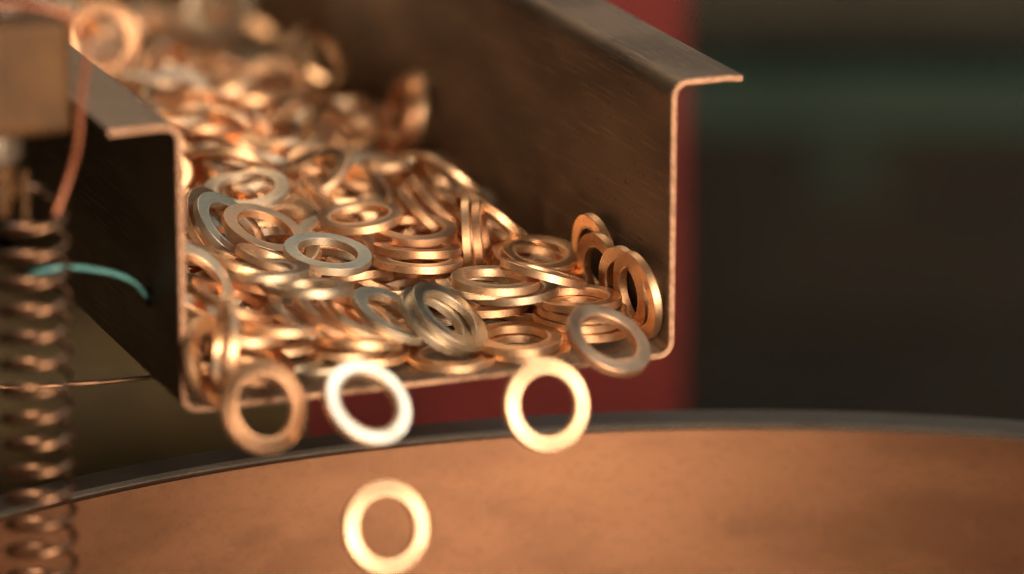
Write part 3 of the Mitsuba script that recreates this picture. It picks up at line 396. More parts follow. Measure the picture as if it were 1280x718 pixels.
    [1825,8954,216,-949,-2995,0], [2441,23669,216,0,0,1798], [3825,13988,1941,2910,-701,47], [930,9337,216,0,0,-3071], [8189,17388,882,1082,-2642,410], [3425,27728,2077,-647,-380,-594],
    [2159,13361,1382,-196,-752,-2888], [1709,28769,387,-3084,226,118], [8452,28024,659,-260,456,741], [2339,24160,461,2880,-1026,178], [945,28294,1316,-3100,103,47], [3165,8044,428,-101,-226,1446],
    [1578,28860,1345,-244,-2728,755], [2196,20636,1542,146,112,-2306], [5975,28865,1011,2436,-1414,595], [3601,21678,1888,-441,-103,2432], [3211,28331,1892,-2803,349,-464], [6601,15634,641,-2386,1291,-182],
    [8431,21582,216,0,0,2110], [1639,27192,216,-3049,-756,0], [3221,18447,1165,-1469,-2513,-36], [897,14860,717,553,-521,2625], [996,6460,1238,463,88,-691], [1358,7150,1142,-2562,-159,-670],
    [7060,18521,675,16,-271,864], [998,16321,585,-436,305,-2412], [1878,8360,848,-2545,-1244,624], [918,21664,216,0,0,1464], [2397,14712,1733,2513,538,-76], [6047,22524,567,-2790,453,33],
    [3989,21846,216,0,0,289], [2870,4765,816,-894,-58,2121], [2542,25492,860,2947,960,-22], [3219,15507,1744,2915,-428,103], [2080,8295,1301,2924,448,-274], [8423,24014,216,0,0,2532],
    [5661,25742,1198,-324,-340,1493], [6057,24405,1276,-330,-307,1232], [2356,11978,964,-2436,724,533], [6998,7490,567,167,135,-1662], [4025,23222,1860,147,28,-2362], [4791,14964,216,0,0,1390],
    [2407,15878,216,0,0,-2889], [2236,15697,638,2876,-966,-364], [1326,16793,1355,-2460,761,-212], [4519,3111,216,1934,-2475,0], [2393,19086,1308,-797,-171,1422], [5409,20548,216,2893,-1224,0],
    [7980,24574,681,-2414,1216,-509], [1046,10748,1102,273,238,2516], [7218,8566,919,11,-166,764], [2540,21775,751,-89,139,169], [1690,12545,1996,2928,-445,-176], [8379,19943,463,-137,5,1321],
    [5892,6150,216,3077,-632,0], [4161,24514,622,-2561,-304,246], [4034,14421,216,563,-3091,0], [8380,16699,458,-118,35,1725], [7009,23461,216,0,0,2441], [8347,27193,544,-69,270,2111],
    [7384,4240,397,40,-53,2028], [7908,18933,216,2280,-2161,0], [3083,9375,813,-253,19,2958], [817,11692,880,-606,864,-1883], [921,15576,468,-2861,-469,151], [3432,25343,1783,-2745,1044,899],
    [6384,18723,742,-2430,1728,-276], [4285,27031,1184,-195,-414,534], [7068,28699,666,-17,112,2318], [892,21895,745,704,40,1872], [2485,16911,1036,-2373,-1797,-457], [2567,13827,1146,-1323,-317,1976],
    [6336,9768,858,-2852,-168,393], [2423,7562,615,-2745,-1153,174], [3717,5102,906,416,235,2602], [1928,14944,467,-2818,-783,160], [5383,10692,676,118,969,-2724], [3769,8368,566,206,-321,2322],
    [4302,22269,851,-2876,400,-256], [2987,10580,216,0,0,1049], [1274,18932,717,-1289,-2727,590], [3889,15036,684,-2975,-69,-26], [6278,28796,435,202,-101,2646], [3191,18872,1723,2381,439,-539],
    [2025,8110,766,174,-853,2586], [1383,11715,478,-2048,1868,176], [4344,23567,665,-2738,561,-317], [1023,7731,1020,-239,-113,1536], [3451,5765,780,3018,302,-527], [8444,19118,505,509,-2860,54],
    [1160,22623,1406,-115,406,1983], [5857,28080,795,-2655,850,-262], [1476,27606,1959,121,-320,2359], [4791,22150,673,69,471,-2020], [1153,6388,216,0,0,-2386], [5403,14245,614,-265,-317,-2333],
    [3415,22349,216,0,0,774], [4928,20518,705,-2768,-1187,709], [926,25561,1016,-61,-74,884], [7074,27780,484,27,255,708], [2500,25295,216,2295,-2146,0], [3858,28487,1412,1954,-2014,802],
    [8127,19110,694,-105,-2,1457], [4983,26458,483,83,107,-2630], [925,18148,735,2863,1114,64], [2872,5888,648,3054,-398,-127], [929,6217,601,2633,1079,-329], [4532,27657,1327,-3101,-148,38],
    [962,20966,1732,633,-246,-2007], [2908,15134,583,-316,232,-2914], [6512,5589,553,236,230,2424], [1928,27092,762,308,-283,2896], [6891,9801,216,-2516,1881,0], [2475,24014,1813,356,92,2390],
    [5962,23584,216,0,0,1236], [7725,28408,1194,2411,-1567,267], [1693,19962,1711,2951,724,365], [5576,26001,1180,-1270,2822,-27], [2256,25051,1548,314,-206,1612], [4818,7086,993,2894,-363,-181],
    [938,4861,216,-3127,302,0], [4329,28187,447,-2424,1824,-72], [2737,6203,724,498,240,-1992], [6445,22748,1140,1728,2411,32], [3894,18509,1839,-328,-30,-2906], [2560,25162,525,-2874,820,425],
    [6964,9567,485,237,-250,2993], [7879,7545,216,-120,3139,0], [4924,11550,617,-96,-154,2090], [8433,28445,642,-278,-86,2455], [5366,11617,216,0,0,1314], [3326,9181,1357,3121,-73,20],
    [2362,24727,1580,-1327,-2216,162], [6225,16005,1017,-2260,1395,-482], [2727,22929,1240,-260,-55,326], [5670,28609,654,-2693,-307,796], [2053,9555,1828,-716,-75,-2402], [5658,21925,493,-79,-49,1127],
    [4588,9057,1181,-177,-230,2937], [1540,26011,1471,-2882,752,-271], [3685,14942,1488,2884,-1045,235], [3984,21681,1704,20,63,2701], [5608,17060,1277,1021,2473,-272], [1042,18688,507,-2,40,2748],
    [5464,20054,713,-2411,1901,54], [3962,26799,1997,-3016,-4,325], [3963,26610,466,-204,19,-322], [4714,19707,795,-2730,-1295,-278], [5037,9689,596,-2956,576,251], [2842,23856,1847,510,0,2698],
    [6276,27250,216,3135,201,0], [2504,28791,216,1106,-2941,0], [4347,15847,1279,-205,-338,2789], [4949,25230,1618,-28,-138,1658], [5747,20352,417,-343,228,-2674], [2472,16997,216,0,0,2909],
    [926,25629,613,-1976,-2236,-576], [1594,21250,1247,-81,395,-2192], [7659,25964,338,-39,-81,-2746], [3301,25291,423,-181,13,-1832], [6486,11641,815,-3071,211,-28], [2993,23225,761,-2781,1314,-157],
    [4325,20701,423,128,19,-829], [5163,28837,1744,748,-2632,400], [1431,12593,911,-259,-191,2363], [1498,28788,216,-2749,-1521,0], [7244,16002,518,-2757,911,-342], [8421,7361,424,-54,-101,1987],
    [4006,24018,1352,2039,2132,-282], [4025,19311,1453,-172,64,-2208], [7749,20171,297,3003,-376,-26], [853,9897,911,2894,-584,-713], [3501,12556,632,-2839,356,398], [4556,13389,216,0,0,166],
    [4105,21673,2144,2607,546,180], [8003,11582,539,18,167,-3129], [909,28795,517,1587,-2418,-25], [5145,25003,847,-2772,-854,256], [2240,28627,931,-1316,790,-2562], [2730,13116,686,-628,250,588],
    [1583,14981,1356,-476,158,3050], [6274,7303,335,2727,-1322,-182], [3242,21452,1328,-2750,1077,-558], [1504,20632,784,439,-717,2587], [930,25286,772,-2983,-83,-188], [2047,9450,1247,-294,-241,-2988],
    [2385,13584,627,-2040,2213,-484], [2319,23883,704,180,-232,1472], [8422,24061,889,1195,-2665,211], [2584,27425,575,265,8,854], [2329,24420,1284,-523,352,-2234], [945,24709,743,-3122,-92,194],
    [2864,22325,1461,228,-559,2933], [4544,22355,1218,-2072,-2157,316], [5037,28653,314,-1243,2792,191], [8422,17543,570,2157,-2202,332], [1748,22337,995,391,451,1810], [2952,23069,1233,0,63,2568],
    [3203,23910,887,-2706,1170,236], [5862,18935,1149,2193,-1740,-35], [3576,16193,1721,2723,514,-184], [5953,18235,1067,205,-465,2056], [3914,27796,1950,-218,231,2623], [2059,12818,216,-1822,2560,0],
    [4021,20640,632,-303,198,-2720], [2897,27568,1491,2,388,1801], [3760,26992,818,23,288,2552], [1864,16881,1137,186,-329,2296], [3883,24388,1155,225,-157,2724], [7178,16389,906,1118,2879,-306],
    [6024,21740,1052,-262,271,143], [3238,24102,571,-2789,497,235], [882,22095,1030,-496,373,-2516], [4020,26123,560,-598,182,-2504], [3854,28987,1502,2225,-1030,549], [5652,27962,603,-497,-245,425],
    [6028,14438,942,2697,-1434,386], [4555,16906,438,2451,-1647,213], [5194,26167,559,-1162,-2449,482], [1066,11959,928,-2067,-1857,-111], [2313,26198,945,-2230,-999,980], [925,13599,877,2755,1468,-254],
    [1314,27270,559,2862,1066,-567], [3947,25227,1425,53,123,-1661], [6662,16641,421,-120,3070,-206], [1203,13506,1203,-1934,2370,-615], [5040,27499,1400,-2773,-1,-223], [5793,9666,714,-2304,1780,-759],
    [1221,14574,1300,-3089,263,-105], [2689,13929,1036,-338,637,-2475], [4483,26336,2155,2559,-1510,-323], [6128,11780,216,1624,-2689,0], [2582,17587,1890,777,544,1728], [6367,20664,905,-223,316,850],
    [5301,16466,824,-391,-734,1772], [2190,26363,1740,-44,-2768,698], [8431,9008,371,-12,3063,-3], [2866,23180,416,-75,-78,1788], [6677,25741,216,2818,-1390,0], [7110,26199,1319,1880,-2472,-90],
    [6407,11161,934,-714,-2629,689], [4746,25964,2023,-2914,293,63], [2586,21039,654,81,-342,1616], [4215,13633,1567,2632,-107,-320], [8252,22008,422,-2278,2131,148], [8168,16502,459,-1657,2561,-536],
    [2533,20039,2241,2944,148,277], [7197,15527,718,-164,-38,2806], [5066,20438,1480,-2339,1503,-496], [933,13110,470,-12,174,633], [5654,18606,216,0,0,-1147], [6046,12016,534,-361,94,2406],
    [4395,23009,516,-89,219,168], [2830,19285,1009,-2526,-831,350], [920,14008,500,-2948,-313,-226], [5732,22281,1255,249,360,1359], [1316,9169,1215,-874,-237,1370], [1209,11262,216,0,0,-145],
    [2366,14611,665,-276,2953,-38], [1742,15348,832,-118,-268,2941], [6743,27001,534,-128,-171,-136], [944,21349,461,-90,47,1943], [1990,9154,405,79,103,-2310], [7932,13274,216,0,0,2549],
    [4035,13078,1279,-289,101,2918], [943,21648,709,-2790,585,20], [4390,20186,1095,102,-143,-1840], [8426,28577,216,0,0,-2214], [6914,17680,216,0,0,2888], [6471,14579,442,211,64,2529],
    [2422,13478,1943,2417,-1009,-426], [1394,8680,395,511,3005,-125], [1732,28344,1447,-2610,-1021,1177], [8424,10911,216,0,0,1155], [7855,10092,1007,2993,-389,519], [3489,26967,1611,-391,57,1722],
    [2383,21463,964,-42,-130,2703], [4650,14332,406,-135,-2,-354], [1675,23829,2008,-2322,1542,-448], [2639,21277,370,-5,6,2457], [4262,14070,1583,452,28,-2280], [5557,25175,837,-396,-285,1660],
    [7999,28070,1631,-2763,958,211], [8417,15088,527,-44,44,1606], [5718,24677,670,2257,-1850,1048], [917,28794,216,0,0,-2799], [3031,25089,482,-209,170,1574], [3504,14809,485,-444,-70,1788],
    [7214,9871,527,-2576,1546,-405], [6207,24488,479,3011,420,-170], [1633,12928,216,-2406,2020,0], [1496,21188,2109,-130,-211,-2825], [8268,25909,216,0,0,-1840], [6866,9148,436,-3052,213,-79],
    [6586,19946,1301,2701,653,-310], [2484,20774,1283,-444,10,-2923], [4370,24897,1603,-2905,-170,455], [4779,28327,2194,-1342,-2710,420], [3417,11007,693,-355,74,1558], [937,12248,550,2974,-165,184],
    [8424,22503,765,140,-480,1747], [7032,19469,216,0,0,-2974], [3677,19009,216,-1320,2851,0], [2956,11491,216,1551,-2732,0], [3737,15283,621,2238,-1788,-290], [3376,13070,486,2469,-1602,-3],
    [5671,23471,1714,2682,-168,-1384], [6819,28626,1455,523,-2689,311], [3477,17437,216,1432,-2796,0], [2438,17997,216,-1979,2440,0], [5651,19559,741,-690,-271,-2776], [6845,16117,599,-355,-457,2099],
    [2057,17253,1379,421,487,3067], [3066,13038,452,-177,288,-2930], [933,18950,1016,159,374,2554], [3420,20787,672,-322,158,1995], [3843,24613,486,321,-445,2824], [8347,25568,596,234,3034,49],
    [4171,28795,570,233,-46,-2708], [2112,12395,1388,-92,-20,2109], [3534,28814,216,0,0,-1414], [8312,14440,525,-335,237,-3105], [997,20958,809,331,-982,2752], [2568,8646,1021,-76,-39,-2032],
    [7792,25166,1191,1152,2767,-429], [1121,16531,401,2587,-1458,313], [7296,27381,631,-2082,2112,-713], [8437,24403,582,-514,-120,-1186], [2292,20276,1344,74,-316,-2628], [7581,22329,737,-1661,2576,-386],
    [2711,22756,736,-1910,1444,-25], [3263,15819,476,-2712,1305,-386], [5394,18687,870,-148,-211,2930], [962,9347,1177,-1796,152,370], [916,26025,1476,-3030,-424,-482], [3362,15756,1143,-597,372,970],
    [6197,26942,941,299,155,-684], [937,7199,216,0,0,53], [2417,22078,216,0,0,-2419], [1606,26996,783,-238,157,-298], [4462,15483,1125,202,120,1750], [3071,29196,1699,1742,-1181,1172],
    [927,17368,648,-2799,367,451], [3504,27855,1373,-2785,93,-44], [2831,14334,1002,-2788,942,-310], [8456,26950,586,159,-2790,436], [3976,28104,990,2856,-981,102], [6441,11265,216,0,0,1511],
    [8437,22806,444,2668,1396,219], [4473,22771,501,-21,-103,1622], [932,7970,375,-2893,-454,92], [3514,26284,2594,-25,-281,1312], [5117,25946,1086,-2585,838,16], [4515,25956,2321,-1171,-2504,-245],
    [4841,13621,1516,2933,968,-180], [4825,14917,966,-113,169,994], [1648,13730,1424,-258,-731,-2932], [6104,17024,580,2993,872,-145], [4097,12614,216,2546,-1840,0], [1867,11880,1877,-340,-298,-2810],
    [2320,25585,538,-2133,2002,-555], [4520,8905,473,-2288,1756,-117], [4259,15331,636,2602,-354,-67], [5476,23055,361,-2749,1271,-184], [931,18075,1279,165,115,1766], [7238,18799,683,583,2553,65],
    [1349,13006,1748,496,-11,2891], [3339,12624,866,199,-1161,2668], [923,23210,404,-2789,967,-231], [4335,12629,1124,-2238,1937,-175], [5241,9237,1031,-332,-613,2431], [6001,11997,996,-2908,1052,-437],
    [6015,14713,216,0,0,1501], [5851,27379,1389,-2958,972,179], [963,19349,893,1941,-2191,378], [1180,15207,1382,-1550,-622,2600], [5125,23421,975,1216,-2282,1137], [4513,23501,1643,-729,281,680],
    [2390,15772,1842,-713,-607,-2771], [1941,23550,556,-405,205,-1375], [1553,17251,711,-1607,2315,-715], [4496,22057,705,-3048,-493,282], [1052,27716,457,-3001,-166,-62], [1336,22938,2063,125,-416,-1274],
    [3731,14729,216,-972,2987,0], [8384,20428,307,141,38,-887], [4195,28521,871,378,2859,-601], [6233,14230,568,-2790,509,672], [6201,21492,536,2400,-1417,-98], [4059,21479,967,1197,2222,-542],
    [1012,25975,414,-2,-117,1772], [8422,18612,216,0,0,2803], [4797,22390,1599,-70,-167,1086], [3222,13270,449,-134,-115,2774], [5906,28784,403,2222,1851,15], [3687,7963,700,91,44,2252],
    [5388,9788,216,2760,-1501,0], [1161,25218,1208,-135,-8,2600], [1196,12410,548,-278,130,-2493], [2840,12078,924,2852,204,157], [3010,18086,353,42,71,1519], [5018,20033,216,-2278,2163,0],
    [2829,20007,1374,1955,722,-1782], [3732,13750,1032,-2834,196,537], [1030,13229,216,1585,2712,0], [5036,26377,1572,-2913,308,-23], [6115,17440,1323,2795,865,-26], [1038,15581,1359,205,-522,-2362],
    [2218,21125,216,0,0,-1866], [7023,14586,714,-1483,-1930,113], [5381,13552,571,2164,1990,387], [1409,18320,767,-353,-17,1245], [3361,9900,732,-1126,2444,-614], [4263,20703,1157,87,-325,-1667],
    [4182,12929,481,-2370,1389,145], [2845,25884,216,0,0,1943], [8422,15497,357,-3010,849,-4], [7894,20686,562,-221,-93,2519], [3969,26196,2128,202,167,1917], [3999,17282,615,-10,4,1527],
    [5699,16849,637,-203,461,2480], [6545,24707,475,1867,-2398,332], [6941,10737,423,-148,119,-1523], [957,28767,1218,-1767,-2263,1153], [6001,11273,216,2120,-2319,0], [5821,8253,379,-2802,935,-240],
    [3761,24526,1845,-2112,-1856,-34], [7659,24302,1131,2497,-1396,-92],
], float)
POS = POSES[:, :3] / 80.0
ROT = Rotation.from_rotvec(POSES[:, 3:] / 1000.0).as_matrix()
NAMED = [
    'copper washer seen edge-on with a white glint, behind the left wall top',
    'grey-teal faced copper washer tilted against another one near the left wall',
    'tilted copper washer behind the grey-teal one, touching the left wall',
    'copper washer tilted left in front of the grey-teal one, a big hole showing',
    'blurred copper washer with a grey left arc, behind the tilted pair near the left wall',
    'clear whole copper washer with a greenish face, lying level left of the middle',
    'large tilted copper washer leaning on the left wall, its right half showing',
    'thin edge of a tilted copper washer right beside the one leaning on the left wall',
    'copper washer lying flat under the clear whole washer, left of the middle',
    'lower copper washer of the flat pair left of the middle of the heap',
    'copper washer edge sloping down just left of the clear whole washer',
    'copper washer with a bright far inner rim, up right of the clear whole washer',
    'copper washer on top of the flat stack in the middle, its far inner rim bright',
    'second copper washer of the flat stack in the middle of the heap',
    'third copper washer of the flat stack in the middle, below the bright rimmed one',
    'copper washer leaning steeply at the top right of the heap, its outer rim glowing',
    'copper washer leaning down to the right behind the two upright edges, outer rim glowing',
    'upper of the two thin slanting copper washers left of the upright edges',
    'lower of the two thin slanting copper washers left of the upright edges',
    'left one of the two copper washers standing upright on edge in the middle',
    'right one of the two copper washers standing upright on edge in the middle',
    'copper washer seen as a straight bright bar, right of the upright edges',
    'dark shaded copper washer lying behind the bright bar',
    'second dark shaded copper washer just behind the bright bar',
    'rearmost of the three copper washers standing against the right wall',
    'middle one of the three copper washers standing against the right wall',
    'front copper washer leaning on the right wall, its rim a bright upright arc',
    'dark faced copper washer tipping over the front lip near the right wall',
    'top copper washer of the flat stack behind the tipping washer',
    'second copper washer of the flat stack behind the tipping washer',
    'third copper washer of the flat stack behind the tipping washer',
    'bottom copper washer of the flat stack seen through the tipping washer',
    'copper washer lying flat at the front lip, right of centre, its hole clear',
    'copper washer lying flat on the trough floor under the one at the lip',
    'upper copper washer of the flat pair right of centre, behind the leaning pair',
    'lower copper washer of the flat pair right of centre, shifted to the right',
    'copper washer peeping out left from under the flat pair right of centre',
    'copper washer lying flat in the shade below the flat pair right of centre',
    'copper washer lying flat just left of the stack behind the tipping washer',
    'front one of the leaning pair at the centre, its hole wide open',
    'rear one of the leaning pair at the centre, pressed against its twin',
    'tilted copper washer with a green tinted face, just left of the leaning pair',
    'copper washer tilted right, second to the left of the leaning pair',
    'copper washer showing a level bright edge at the front, left of centre',
    'copper washer lying flat at the front under the bright edged one',
    'copper washer lying flat on the trough floor below the leaning pair',
    'long tilted copper washer at the left, its lower rim sloping down to the right',
    'copper washer seen as a level bright edge below the clear whole washer',
    'grey faced tilted copper washer leftmost in the row left of the leaning pair',
    'grey faced tilted copper washer second from the left in the row beside the leaning pair',
    'copper washer lying flat below the long tilted one at the left',
    'top copper washer of the flat stack in the left front corner',
    'second copper washer of the flat stack in the left front corner',
    'third copper washer of the flat stack in the left front corner',
    'bottom copper washer of the flat stack in the left front corner',
    'copper washer standing against the left wall at the front lip, with a white glint',
    'pale copper washer falling edge-on in front of the left corner of the trough',
    'copper washer sliding over the lip behind the falling one at the left',
    'dull copper washer in mid-air at the left, below the edge-on one',
    'copper washer lying flat under the tilted row, left of centre',
    'copper washer lying flat in the left front, above a black gap',
    'copper washer lying flat in the left front, below a black gap',
    'bluish white copper washer falling in mid-air below the middle of the lip',
    'bright cream copper washer falling face-on in mid-air right of the middle',
    'lowest falling copper washer, glowing orange at the bottom of the picture',
    'large bright blurred copper washer at the far left rear, beside the brass block',
    'right one of two blurred copper washers standing against the right wall far back',
    'left one of two blurred copper washers standing against the right wall far back',
    'copper washer standing behind the front one that leans on the right wall',
    'blurred bright copper washer at the top edge of the picture, far back in the heap',
    'blurred orange copper washer standing at the right edge of the rear heap',
    'copper washer lying flat left of the one below the long tilted washer',
    'copper washer lying flat on the trough floor at the front, left of centre',
    'copper washer lying flat behind the one sliding over the lip at the left',]
ZONES = [
    'eighth tilted blurred copper washer from left, below and right of the ring beside the block',
    'eighth tilted blurred copper washer from left, just right of the ring beside the block',
    'eleventh tilted blurred copper washer from left, just right of the ring beside the block',
    'fifteenth tilted blurred copper washer from left, just right of the ring beside the block',
    'fifth flat blurred copper washer from left, above and right of the white edge at left',
    'fifth tilted blurred copper washer from left, below and right of the ring beside the block',
    'fifth tilted blurred copper washer from left, just above the white edge at left',
    'fifth tilted blurred copper washer from left, just right of the ring beside the block',
    'flat blurred copper washer above and left of the ring beside the block',
    'flat blurred copper washer above and left of the steep glowing washer',
    'flat blurred copper washer above and right of the grey left arc',
    'flat blurred copper washer above and right of the steep glowing washer',
    'flat blurred copper washer below and left of the steep glowing washer',
    'flat blurred copper washer below and right of the grey left arc',
    'flat blurred copper washer below and right of the ring beside the block',
    'flat blurred copper washer just above the bright rimmed washer',
    'flat blurred copper washer just left of the steep glowing washer',
    'flat copper washer above and left of the clear whole washer',
    'flat copper washer above and left of the flat lip washer',
    'flat copper washer above and left of the glowing rim',
    'flat copper washer above and left of the left wall leaner',
    'flat copper washer above and right of the glowing rim',
    'flat copper washer above and right of the grey teal washer',
    'flat copper washer below and left of the white glint at the left lip',
    'flat copper washer below and right of the glowing rim',
    'flat copper washer below and right of the green tinted washer',
    'flat copper washer below and right of the grey left arc',
    'flat copper washer below and right of the long tilted washer',
    'flat copper washer below and right of the white glint at the left lip',
    'flat copper washer just above the bright rimmed washer',
    'flat copper washer just above the green tinted washer',
    'flat copper washer just below the glowing rim',
    'flat copper washer just below the straight bright bar',
    'flat copper washer just left of the clear whole washer',
    'flat copper washer just left of the green tinted washer',
    'flat copper washer just left of the grey teal washer',
    'flat copper washer just right of the green tinted washer',
    'flat copper washer just right of the grey left arc',
    'flat copper washer just right of the grey teal washer',
    'flat copper washer just right of the leaning pair',
    'flat copper washer just right of the long tilted washer',
    'fourteenth tilted blurred copper washer from left, just right of the ring beside the block',
    'fourth flat blurred copper washer from left, above and right of the white edge at left',
    'fourth flat blurred copper washer from left, below and left of the two far standing washers',
    'fourth flat blurred copper washer from left, just left of the two far standing washers',
    'fourth tilted blurred copper washer from left, above and right of the white edge at left',
    'fourth tilted blurred copper washer from left, below and right of the ring beside the block',
    'fourth tilted blurred copper washer from left, just above the white edge at left',
    'fourth tilted blurred copper washer from left, just left of the two far standing washers',
    'fourth tilted blurred copper washer from left, just right of the ring beside the block',
    'leftmost flat blurred copper washer above and left of the white edge at left',
    'leftmost flat blurred copper washer above and right of the ring beside the block',
    'leftmost flat blurred copper washer above and right of the white edge at left',
    'leftmost flat blurred copper washer below and left of the two far standing washers',
    'leftmost flat blurred copper washer just above the white edge at left',
    'leftmost flat blurred copper washer just left of the ring beside the block',
    'leftmost flat blurred copper washer just left of the two far standing washers',
    'leftmost flat blurred copper washer just right of the ring beside the block',
    'leftmost flat copper washer above and left of the straight bright bar',
    'leftmost flat copper washer below and left of the leaning pair',
    'leftmost flat copper washer below and left of the middle stack',
    'leftmost tilted blurred copper washer above and left of the ring beside the block',
    'leftmost tilted blurred copper washer above and left of the white edge at left',
    'leftmost tilted blurred copper washer above and right of the grey left arc',
    'leftmost tilted blurred copper washer above and right of the ring beside the block',
    'leftmost tilted blurred copper washer above and right of the white edge at left',
    'leftmost tilted blurred copper washer below and left of the ring beside the block',
    'leftmost tilted blurred copper washer below and left of the white edge at left',
    'leftmost tilted blurred copper washer below and right of the ring beside the block',
    'leftmost tilted blurred copper washer just above the white edge at left',
    'leftmost tilted blurred copper washer just below the ring beside the block',
    'leftmost tilted blurred copper washer just left of the steep glowing washer',
    'leftmost tilted blurred copper washer just left of the two far standing washers',
    'leftmost tilted blurred copper washer just left of the white edge at left',
    'leftmost tilted blurred copper washer just right of the ring beside the block',
    'leftmost tilted copper washer above and left of the bright rimmed washer',
    'leftmost tilted copper washer below and left of the grey teal washer',
    'leftmost tilted copper washer just above the flat pair left of the middle',
    'leftmost tilted copper washer just left of the left wall leaner',
    'leftmost tilted copper washer just right of the clear whole washer',
    'leftmost upright blurred copper washer above and right of the white edge at left',
    'leftmost upright blurred copper washer just above the white edge at left',
    'ninth tilted blurred copper washer from left, below and right of the ring beside the block',
    'ninth tilted blurred copper washer from left, just right of the ring beside the block',
    'rightmost flat blurred copper washer above and left of the white edge at left',
    'rightmost flat blurred copper washer above and right of the ring beside the block',
    'rightmost flat blurred copper washer above and right of the white edge at left',
    'rightmost flat blurred copper washer below and left of the two far standing washers',
    'rightmost flat blurred copper washer just above the white edge at left',
    'rightmost flat blurred copper washer just left of the ring beside the block',
    'rightmost flat blurred copper washer just left of the two far standing washers',
    'rightmost flat blurred copper washer just right of the ring beside the block',
    'rightmost flat copper washer above and left of the straight bright bar',
    'rightmost flat copper washer below and left of the leaning pair',
    'rightmost flat copper washer below and left of the middle stack',
    'rightmost tilted blurred copper washer above and left of the ring beside the block',
    'rightmost tilted blurred copper washer above and left of the white edge at left',
    'rightmost tilted blurred copper washer above and right of the grey left arc',
    'rightmost tilted blurred copper washer above and right of the ring beside the block',
    'rightmost tilted blurred copper washer above and right of the white edge at left',
    'rightmost tilted blurred copper washer below and left of the ring beside the block',
    'rightmost tilted blurred copper washer below and left of the white edge at left',
    'rightmost tilted blurred copper washer below and right of the ring beside the block',
    'rightmost tilted blurred copper washer just above the white edge at left',
    'rightmost tilted blurred copper washer just below the ring beside the block',
    'rightmost tilted blurred copper washer just left of the steep glowing washer',
    'rightmost tilted blurred copper washer just left of the two far standing washers',
    'rightmost tilted blurred copper washer just left of the white edge at left',
    'rightmost tilted blurred copper washer just right of the ring beside the block',
    'rightmost tilted copper washer above and left of the bright rimmed washer',
    'rightmost tilted copper washer below and left of the grey teal washer',
    'rightmost tilted copper washer just above the flat pair left of the middle',
    'rightmost tilted copper washer just left of the left wall leaner',
    'rightmost tilted copper washer just right of the clear whole washer',
    'rightmost upright blurred copper washer above and right of the white edge at left',
    'rightmost upright blurred copper washer just above the white edge at left',
    'second flat blurred copper washer from left, above and left of the white edge at left',
    'second flat blurred copper washer from left, above and right of the ring beside the block',
    'second flat blurred copper washer from left, above and right of the white edge at left',
    'second flat blurred copper washer from left, below and left of the two far standing washers',
    'second flat blurred copper washer from left, just above the white edge at left',
    'second flat blurred copper washer from left, just left of the ring beside the block',
    'second flat blurred copper washer from left, just left of the two far standing washers',
    'second tilted blurred copper washer from left, above and left of the white edge at left',
    'second tilted blurred copper washer from left, above and right of the grey left arc',
    'second tilted blurred copper washer from left, above and right of the white edge at left',
    'second tilted blurred copper washer from left, below and left of the ring beside the block',
    'second tilted blurred copper washer from left, below and left of the white edge at left',
    'second tilted blurred copper washer from left, below and right of the ring beside the block',
    'second tilted blurred copper washer from left, just above the white edge at left',
    'second tilted blurred copper washer from left, just left of the two far standing washers',
    'second tilted blurred copper washer from left, just right of the ring beside the block',
    'second upright blurred copper washer from left, above and right of the white edge at left',
    'seventeenth tilted blurred copper washer from left, just right of the ring beside the block',
    'seventh tilted blurred copper washer from left, below and right of the ring beside the block',
    'seventh tilted blurred copper washer from left, just right of the ring beside the block',
    'sixteenth tilted blurred copper washer from left, just right of the ring beside the block',
    'sixth tilted blurred copper washer from left, below and right of the ring beside the block',
    'sixth tilted blurred copper washer from left, just right of the ring beside the block',
    'tenth tilted blurred copper washer from left, below and right of the ring beside the block',
    'tenth tilted blurred copper washer from left, just right of the ring beside the block',
    'third flat blurred copper washer from left, above and right of the ring beside the block',
    'third flat blurred copper washer from left, above and right of the white edge at left',
    'third flat blurred copper washer from left, below and left of the two far standing washers',
    'third flat blurred copper washer from left, just left of the ring beside the block',
    'third flat blurred copper washer from left, just left of the two far standing washers',
    'third tilted blurred copper washer from left, above and left of the white edge at left',
    'third tilted blurred copper washer from left, above and right of the white edge at left',
    'third tilted blurred copper washer from left, below and right of the ring beside the block',
    'third tilted blurred copper washer from left, just above the white edge at left',
    'third tilted blurred copper washer from left, just left of the two far standing washers',
    'third tilted blurred copper washer from left, just right of the ring beside the block',
    'third upright blurred copper washer from left, above and right of the white edge at left',
    'thirteenth tilted blurred copper washer from left, just right of the ring beside the block',
    'tilted blurred copper washer above and left of the bright rimmed washer',
    'tilted blurred copper washer above and left of the steep glowing washer',
    'tilted blurred copper washer above and left of the two far standing washers',
    'tilted blurred copper washer below and left of the grey left arc',
    'tilted blurred copper washer just above the ring beside the block',
    'tilted blurred copper washer just below the white edge at left',
    'tilted blurred copper washer just left of the ring beside the block',
    'tilted blurred copper washer just right of the grey left arc',
    'tilted copper washer above and left of the grey teal washer',
    'tilted copper washer above and left of the left wall leaner',
    'tilted copper washer above and left of the middle stack top',
    'tilted copper washer above and right of the bright rimmed washer',
    'tilted copper washer above and right of the middle stack',
    'tilted copper washer below and left of the bright rimmed washer',
    'tilted copper washer below and right of the clear whole washer',
    'tilted copper washer just above the green tinted washer',
    'tilted copper washer just below the flat pair left of the middle',
    'tilted copper washer just left of the grey teal washer',
    'tilted copper washer just left of the middle stack top',
    'tilted copper washer just right of the bright rimmed washer',
    'tilted copper washer just right of the grey left arc',
    'tilted copper washer just right of the middle stack top',
    'twelfth tilted blurred copper washer from left, just right of the ring beside the block',
    'upright blurred copper washer above and left of the white edge at left',
    'upright blurred copper washer below and right of the ring beside the block',
    'upright copper washer below and right of the grey left arc',
